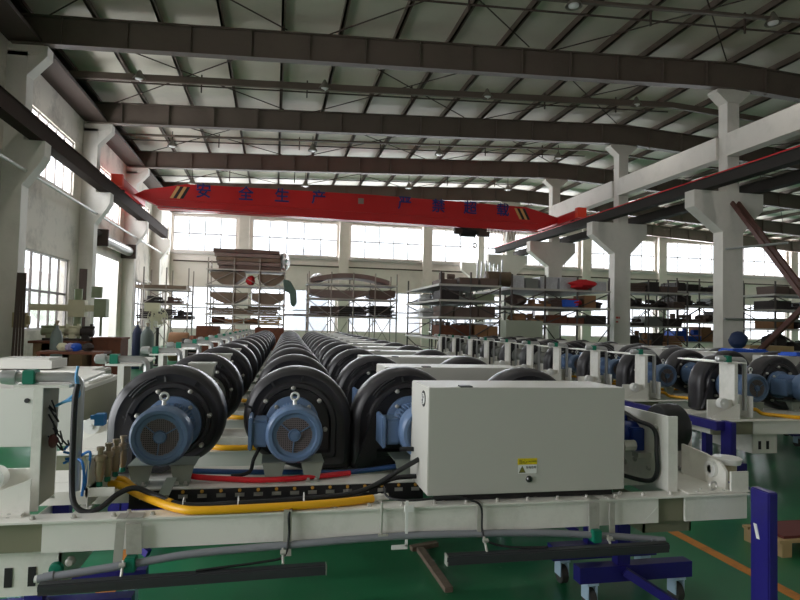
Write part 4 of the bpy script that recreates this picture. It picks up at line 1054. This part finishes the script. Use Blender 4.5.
kname = dict(carton='carton', plank_stack='stack of boards', drum='drum', bundle='wrapped bundle', bin='parts bin', coil='coil', casting='machine casting')
def fill(x0, x1, y, d, z, hmax, where, pal, kinds, gap=.05, dens=1.0):
    x = x0+.05; seq = []
    while x < x1-.3:
        k = random.choice(kinds); w = random.uniform(.45, .95) if k not in ('plank_stack',) else random.uniform(.9, 1.7)
        w = min(w, x1-x-.02); h = random.uniform(.5, 1.0)*hmax
        if k in ('coil', 'drum'): h = min(h, w)
        if random.random() < dens: seq.append((k, x, w, h, random.choice(pal)))
        x += w+gap*random.random()+.03
    n = len(seq)
    for i, (k, x, w, h, mt) in enumerate(seq):
        pos = ('leftmost' if i == 0 else 'rightmost' if i == n-1 else '%s from left' % ordn[i])
        good(k, x, y+random.uniform(0, .15), z+.003, w, d*random.uniform(.6, .85), h, mt, '%s %s, %s, %s' % (colname[mt], kname[k], pos, where))

# rack A: tall, sheets curved and piled on top
rack(-3.15, .45, 30, 31.6, (1.45, 1.9, 2.4, 3.3, 4.05), 4.6, 'tall scaffold rack with sheets piled high, left of centre', 3)
def sheet(x0, x1, y0, y1, z, sag, th, mt, lab, n=14):
    """z is the lowest point; sag > 0: flat top and hull-shaped underside, sag < 0: arched upward"""
    b = MB(); vs = []; fs = []
    for i in range(n+1):
        t_ = i/n; x = x0+(x1-x0)*t_; k = (2*t_-1)**2; w_ = .012*math.sin(9*t_+z*7)
        if sag >= 0: lo = z+sag*k; hi = z+sag+th+w_
        else: lo = z-sag*(1-k); hi = lo+th
        for (yy, zz) in ((y0, lo), (y1, lo), (y1, hi), (y0, hi)): vs.append((x, yy, zz))
    for i in range(n):
        for j in range(4): fs.append((i*4+j, i*4+(j+1) % 4, i*4+4+(j+1) % 4, i*4+4+j))
    fs += [(0, 3, 2, 1), (n*4, n*4+1, n*4+2, n*4+3)]
    b.add(vs, fs)
    return single('sheet_stack', ((x0+x1)/2, y0, z), b, mt, lab, 'sheets', smooth=True)
cols_ = [BOARDD, BOARDP, BOARD, BOARDP, BOARDD]
labs = ['lowest brown sheet bundle piled on top of the tall rack', 'second purple-brown sheet bundle on top of the tall rack', 'middle grey-brown sheet bundle on top of the tall rack', 'fourth purple-brown sheet bundle on top of the tall rack', 'topmost dark brown sheet bundle on the tall rack']
zt = 4.06
for i in range(5):
    o = (.32-.07*i, -.2+.03*i); th = .18
    sheet(-3.0+o[0], .45+o[1]-.05*i, 30.06, 31.5, zt, 0.0, th-.01, cols_[i], labs[i]); zt += .205
single('plastic_wrap', (.3, 29.8, 4.3), MB().blob((.42, 30.4, 4.55), .24, .5, .45, .25, 12, 9), SILV, 'crumpled silver wrapping at the right end of the sheet pile', 'wrapping')
sheet(-3.05, -1.45, 30.06, 31.5, 3.31, .42, .2, BOARD, 'sagging grey-brown sheet on the left upper shelf of the tall rack')
sheet(-.85, .4, 30.06, 31.5, 3.31, .36, .2, BOARD, 'sagging grey-brown sheet on the right upper shelf of the tall rack')
sheet(-3.05, -1.3, 30.06, 31.5, 2.41, .34, .2, BOARD, 'curved grey-brown sheet on the left middle shelf of the tall rack')
sheet(-1.1, .4, 30.06, 31.5, 2.41, .25, .3, BOARD, 'curved grey-brown sheet on the right middle shelf of the tall rack')
single('green_tarpaulin', (.9, 30, 3), MB().prism([(.35, 3.65), (.7, 3.6), (1.0, 3.1), (1.05, 2.5), (.9, 2.3), (.75, 2.45), (.7, 3.0), (.45, 3.1)], 'y', 29.8, 30.3), TARP, 'green tarpaulin drooping from the right side of the tall rack', 'tarpaulin', bevel=.04)
good('bundle', -1.4, 30.06, 3.303, .45, .5, .5, REDW, '', 'small red cloth bundle in the middle of the tall rack', 'bundle')
fill(-3.1, .4, 30.1, 1.2, 1.9, .42, 'lower shelf of tall rack', [BOARD, CART, RUST, BOARD], ['plank_stack'], .05)
fill(-3.0, .3, 30.1, 1.2, 1.45, .4, 'bottom shelf of tall rack', [CART, RUST, WOOD], ['carton', 'drum', 'plank_stack'])
single('long_pipe_bundle', (1, 30.2, 2.0), MB().cyl((.4, 30.2, 1.93), (3.0, 30.25, 1.97), .05, 8).cyl((.4, 30.32, 1.93), (2.9, 30.35, 1.97), .05, 8), STEELD, 'long dark pipes bridging the tall rack and its right neighbour', 'pipes', smooth=True)
# rack B
rack(1.55, 5.75, 28.6, 30.2, (1.9, 2.75, 3.45), 4.0, 'scaffold rack with dark sheets right of the tall one', 4, SCAF, BOARDD)
fill(1.6, 5.7, 28.8, 1.2, 1.9, .75, 'lower shelf of rack beside the tall one', [CART, BOARD, BOARDD, DGOODS], ['plank_stack', 'carton'], .05)
sheet(1.6, 4.4, 28.66, 30.1, 2.755, .2, .2, BOARDP, 'dark flat sheets on the middle shelf of the second rack')
sheet(1.6, 5.4, 28.66, 30.1, 3.455, -.3, .22, BOARDP, 'arched purple-brown sheets on the top of the second rack')
sheet(4.45, 5.7, 28.66, 30.1, 2.755, .15, .3, BOARDD, 'dark sheets at the right of the second rack')
single('grey_wrapped_sheets', (2.4, 28.8, 3.9), MB().blob((2.0, 29.2, 3.72), .38, .4, .22, .3, 10, 7), SILV, 'silver wrapped lump on the upper left of the second rack', 'bundle')
fill(.9, 5.0, 27.2, .8, 0.0, 1.1, 'on floor before rack beside the tall one', [RUST, CART, BOARDD], ['carton', 'casting'], .2)
# rack 0 at the far left
q0 = at(143, 300, 31); q1 = at(188, 300, 31)
rack(q0.x, q1.x, 31, 32.8, (1.6, 2.35, 3.05), 4.1, 'scaffold rack near the left wall beyond the doorway', 2)
sheet(q0.x-.5, q1.x-.1, 31, 32.7, 3.08, 0, .16, BOARD, 'brown sheets on the top shelf of the left wall rack')
fill(q0.x-.3, q1.x+.3, 31.1, 1.2, 1.6, .6, 'lower shelf of left wall rack', [DGOODS, DGOODS, RUST], ['plank_stack', 'casting'])
fill(q0.x-.1, q1.x, 31.1, 1.2, 2.35, .5, 'middle shelf of left wall rack', [DGOODS, BOARDD], ['plank_stack', 'casting'])
# rusty crates on the floor between
for i, (x, Y, w_, h_, mt, k) in enumerate(((196, 26, .9, 1.35, RUST, 'carton'), (168, 24, .7, 1.1, CART, 'drum'), (205, 27, .8, 1.0, BOARDD, 'carton'), (186, 27.5, 1.0, .9, RUST, 'casting'), (228, 27.5, 1.1, 1.2, CART, 'bundle'), (255, 28.6, 1.3, 1.3, RUST, 'carton'), (178, 23, .7, .9, DGOODS, 'casting'))):
    p = at(x, 330, Y)
    good(k, p.x, Y, 0.002, w_, .8, h_, mt, '', '%s %s on the floor %s' % (colname[mt], kname[k], ('before the left wall rack, right of the fan', 'beside the pedestal fan', 'between the left wall rack and the tall rack', 'behind the pedestal fan, left of the crate', 'before the tall rack, left part', 'before the tall rack, right part', 'nearest the left blowers')[i]))
# rack C and D: deep racks behind the right row
def deep_rack(x0, x1, y0, y1, levels, ztop, lab, where, nx, pals, kinds=None, top=True):
    rack(x0, x1, y0, y1, levels, ztop, lab, nx, SCAFD, SHB)
    nm = ['bottom', 'lower', 'middle', 'top'] if len(levels) == 4 else ['lower', 'middle', 'top']
    for i, z in enumerate(levels):
        hm = (levels[i+1]-z-.15) if i+1 < len(levels) else .5
        fill(x0, x1, y0+.1, min(1.4, y1-y0-.2), z, hm*.95, '%s shelf, %s' % (nm[i], where), pals[i % len(pals)], kinds or ['carton', 'carton', 'plank_stack', 'bundle', 'casting', 'bin'], .06)
deep_rack(5.7, 7.9, 20.5, 25.8, (1.15, 1.9, 2.5, 3.05), 3.5, 'deep scaffold rack behind the right row, left of the third column', 'rack left of third column', 2, [[RUST, BLUEP, CART], [DGOODS, BOARDD], [MGREEN, GREYM, DGOODS], [BOARDD, RUST]])
fill(5.75, 6.9, 23.6, 1.2, 1.9, .5, 'lower shelf, far end, rack left of third column', [DGOODS, CART, WHITE], ['carton', 'plank_stack'])
fill(5.75, 6.9, 23.6, 1.2, 2.5, .5, 'middle shelf, far end, rack left of third column', [GREYM, BOARDD, WHITE], ['carton', 'bundle'])
p = at(497, 276, 20.9)
t = thing('rusty_drum', (p.x, 20.9, 3.05), 'rust brown barrel lying on top of the rack before the far column', 'barrel')
obj('barrel', MB().lathe([(0, .24), (.02, .27), (.95, .27), (.97, .24)], (p.x-.45, 20.9, 3.33), 'x', 20), mat('old_drum', srgb(92, 74, 56), .6, var=.3, scale=6), t, smooth=True)
obj('rim', MB().torus((p.x-.42, 20.9, 3.33), .265, .02, 'x', 20, 6).torus((p.x+.48, 20.9, 3.33), .265, .02, 'x', 20, 6), BOARD, t, smooth=True)
b = MB()
for i in range(7):
    x = p.x-.6+.16*i; b.cyl((x, 21.4+.05*(i % 2), 3.06), (x+.03, 21.4, 3.9+.25*random.random()), .03, 6)
single('upright_tubes', (p.x, 21.4, 3.06), b, SILV, 'row of pale tubes standing upright behind the rusty barrel', 'tubes')
deep_rack(8.35, 12.2, 20.5, 24.4, (1.75, 2.35, 3.0), 3.5, 'scaffold rack in front of the third concrete column', 'rack before third column', 3, [[RUST, DGOODS, CART], [CART, DGOODS, BOARDD], [SILV, SILV, GREYM]])
for i, (x, z, w_, h_) in enumerate(((582, 3.02, 1.0, .38), (575, 2.37, .7, .3))):
    p = at(x, 300, 20.3); good('bundle', p.x-.4, 20.15, z, w_, .6, h_, REDW, '', ('bright red cloth heap on top of the rack before the third column', 'red cloth heap on the middle shelf before the third column')[i])
p = at(575, 306, 20.1); good('bin', p.x-.35, 20.2, 2.37, .55, .25, .25, BLUEP, '', 'blue bin on the middle shelf at the rack before the third column')
# far right racks
deep_rack(14.6, 17.4, 23.0, 24.6, (.9, 1.75, 2.55, 3.2), 3.75, 'dark rack with flat top between the two nearest columns', 'rack between two nearest columns', 3, [[CART, DGOODS], [DGOODS, GREYM], [DGOODS, BOARDD], [DGOODS, BOARDD]])
deep_rack(18.0, 21.5, 24.5, 26.0, (1.1, 2.0, 2.75, 3.4), 4.0, 'rack with silver parts left of the nearest column', 'rack left of nearest column', 3, [[BLUEP, CART], [DGOODS, BOARDD], [GREYM, DGOODS], [SILV, DGOODS]])
deep_rack(19.0, 26.5, 20.0, 21.6, (.9, 1.75, 2.5, 3.1), 3.6, 'long rack of dark stock right of the nearest column', 'long rack right of nearest column', 5, [[DGOODS, BOARDD], [DGOODS, CART], [DGOODS, SILV], [SILV, BOARDD, DGOODS]])
deep_rack(9.4, 12.8, 34.8, 36.2, (1.2, 2.2, 3.1), 4.0, 'rack standing near the far wall behind the third column', 'rack near far wall', 3, [[DGOODS, BOARDD], [CART, DGOODS], [GREYM, DGOODS]])
# crates near the right edge
for i, (x, y, Y, w_, h_, mt, lab) in enumerate(((780, 345, 17.3, 1.1, 1.15, WOOD, 'pale wooden crate at the right edge behind the bracing'), (758, 345, 17.6, .6, 1.15, WOOD, 'narrow pale wooden crate left of the one at the right edge'), (706, 340, 15.0, .75, .95, CART, 'brown carton left of the foot of the nearest column'))):
    p = at(x, y, Y); good('carton', p.x-w_/2, Y, .002, w_, .8, h_, mt, '', lab, 'crate')
p = at(738, 340, 15.2); single('blue_helmet_bag', (p.x, 15.2, 1.25), MB().blob((p.x, 15.2, 1.36), .28, .2, .26, .12, 12, 8).cyl((p.x, 15.2, 0), (p.x, 15.2, 1.2), .04, 8), mat('navy_bag', srgb(40, 56, 96), .6), 'round navy bag hung beside the nearest column', 'bag', smooth=True)
# blue plastic covers on two cabinets of the right row
for i, (dx, dy, lab) in enumerate(((5.47, 4.82, 'blue plastic sheet on the third cabinet of the right row'), (5.47, 3.72, 'blue plastic sheet on the second cabinet of the right row'))):
    x0 = .736+dx+.35; y0_ = 2.85+dy
    single('plastic_cover', (x0+.3, y0_, 1.301), MB().box(x0, x0+.62, y0_, y0_+.3, 1.301, 1.33).box(x0+.02, x0+.6, y0_+.02, y0_+.28, 1.33, 1.35), BLUEP, lab, 'plastic cover', bevel=.008)
# single cabinet raised on a stand behind the rows
p0 = at(506, 339, 17.4); p1 = at(543, 321, 17.4)
t = thing('raised_cabinet', ((p0.x+p1.x)/2, 17.4, 0), 'grey-green cabinet standing higher than the right row, before the far racks', 'cabinet')
obj('body', MB().box(p0.x, p1.x, 17.4, 17.9, p0.z, p1.z), mat('cabinet_grey_green', srgb(150, 155, 138), .5, var=.04), t, bevel=.006)
obj('stand', MB().box(p0.x+.06, p0.x+.1, 17.42, 17.5, 0, p0.z).box(p1.x-.1, p1.x-.06, 17.42, 17.5, 0, p0.z).box(p0.x+.06, p0.x+.1, 17.8, 17.88, 0, p0.z).box(p1.x-.1, p1.x-.06, 17.8, 17.88, 0, p0.z), SCAFD, t)
# pallet at the right edge on the floor
p = atZ(780, 541, .12)
t = thing('wooden_pallet', (p.x+.4, p.y+.3, 0), 'wooden pallet with a dark red board at the right edge', 'pallet')
b = MB()
for k in range(5): b.box(p.x, p.x+1.1, p.y+.075*k, p.y+.075*k+.055, .1, .12)
for x in (p.x+.02, p.x+.5, p.x+1.0): b.box(x, x+.08, p.y, p.y+.36, 0, .1)
obj('deck', b, WOOD, t)
obj('red_board', MB().box(p.x+.06, p.x+1.1, p.y+.03, p.y+.34, .121, .14), mat('maroon_board', srgb(110, 50, 48), .6), t)

# ------------------------------------------------------------ outside
def outb(x, y, w_, d, h, lab, mt=OUTB):
    t = thing('outside_building', (x+w_/2, y, 0), lab, 'building')
    ORG2 = ORG
    obj('wall', MB().box(x, x+w_, y, y+d, -.2, h), mt, t)
    b = MB(); z = 1.5
    while z < h-1.5:
        xx = x+1
        while xx < x+w_-1.6: b.box(xx, xx+1.3, y-.05, y, z, z+1.4); xx += 2.8
        z += 3.2
    if b.v: obj('window', b, OUTB2, t)
outb(8, 78, 9, 8, 10.2, 'pale building seen through the middle far windows')
outb(20, 82, 12, 8, 9.6, 'pale building seen through the far windows between the columns')
outb(36, 76, 14, 8, 10.5, 'pale building seen through the right far windows')
outb(3, 95, 5, 6, 13, 'narrow pale building seen through the second far window', OUTB2)
t = thing('outside_building', (-20, 46, 0), 'low pale house seen through the roller doorway', 'building')
obj('wall', MB().box(-24, -15, 52, 60, -.2, 4.2), OUTB, t)
obj('roof', MB().prism([(-24.5, 4.2), (-14.5, 4.2), (-19.5, 5.4)], 'y', 51.6, 60.4), mat('outside_roof', srgb(225, 210, 208), .9), t)
for i, (x, y) in enumerate(((-22, 40), (-17, 36), (-14, 44))):
    t = thing('outside_tree', (x, y, 0), ('small tree beyond the left windows, nearest the doorway', 'small tree beyond the left windows, middle one', 'small tree beyond the left windows, farthest')[i], 'tree')
    obj('trunk', MB().cyl((x, y, -.2), (x, y, 1.4), .15, 8), BOARD, t)
    obj('crown', MB().blob((x, y, 2.6), 1.8, 1.8, 1.6, .2, 12, 9), TREE, t, smooth=True)

# ------------------------------------------------------------ light
W = bpy.data.worlds.new('overcast_sky'); S.world = W; W.use_nodes = True
n = W.node_tree.nodes; l = W.node_tree.links
bg = n['Background']; bg.inputs[0].default_value = (.93, .96, 1.0, 1); bg.inputs[1].default_value = 3.0
def area(name, loc, rot, sx, sy, e, col=(1, 1, 1)):
    L = bpy.data.lights.new(name, 'AREA'); L.shape = 'RECTANGLE'; L.size = sx; L.size_y = sy; L.energy = e; L.color = col
    o = bpy.data.objects.new(name, L); COL.objects.link(o); o.location = loc; o.rotation_euler = rot; return o
# daylight entering at the windows, plus fill at the side opening
area('daylight_far_windows', (18, YB+.5, 7.06), (-PI/2, 0, 0), 48, 2.2, 7500, (.95, .97, 1))
area('daylight_far_low', (18, YB+.5, 2.4), (-PI/2, 0, 0), 48, 2.6, 3000, (.95, .97, 1))
area('daylight_left', (XW-.5, 25, 5.5), (0, -PI/2, 0), 4, 26, 4200, (.97, .98, 1))
area('side_opening_fill', (XW-.6, 2.5, 2.6), (0, -PI/2, 0), 4.4, 8.6, 520, (.97, .98, 1))  # fill light added outside the unseen opening, brightens left-facing sides

S.view_settings.view_transform = 'Standard'; S.view_settings.look = 'None'
S.view_settings.exposure = 0; S.view_settings.gamma = 1; S.view_settings.use_curve_mapping = False
S.cycles.max_bounces = 7; S.cycles.diffuse_bounces = 4; S.cycles.transparent_max_bounces = 8
S.cycles.use_denoising = True; S.cycles.sample_clamp_indirect = 6
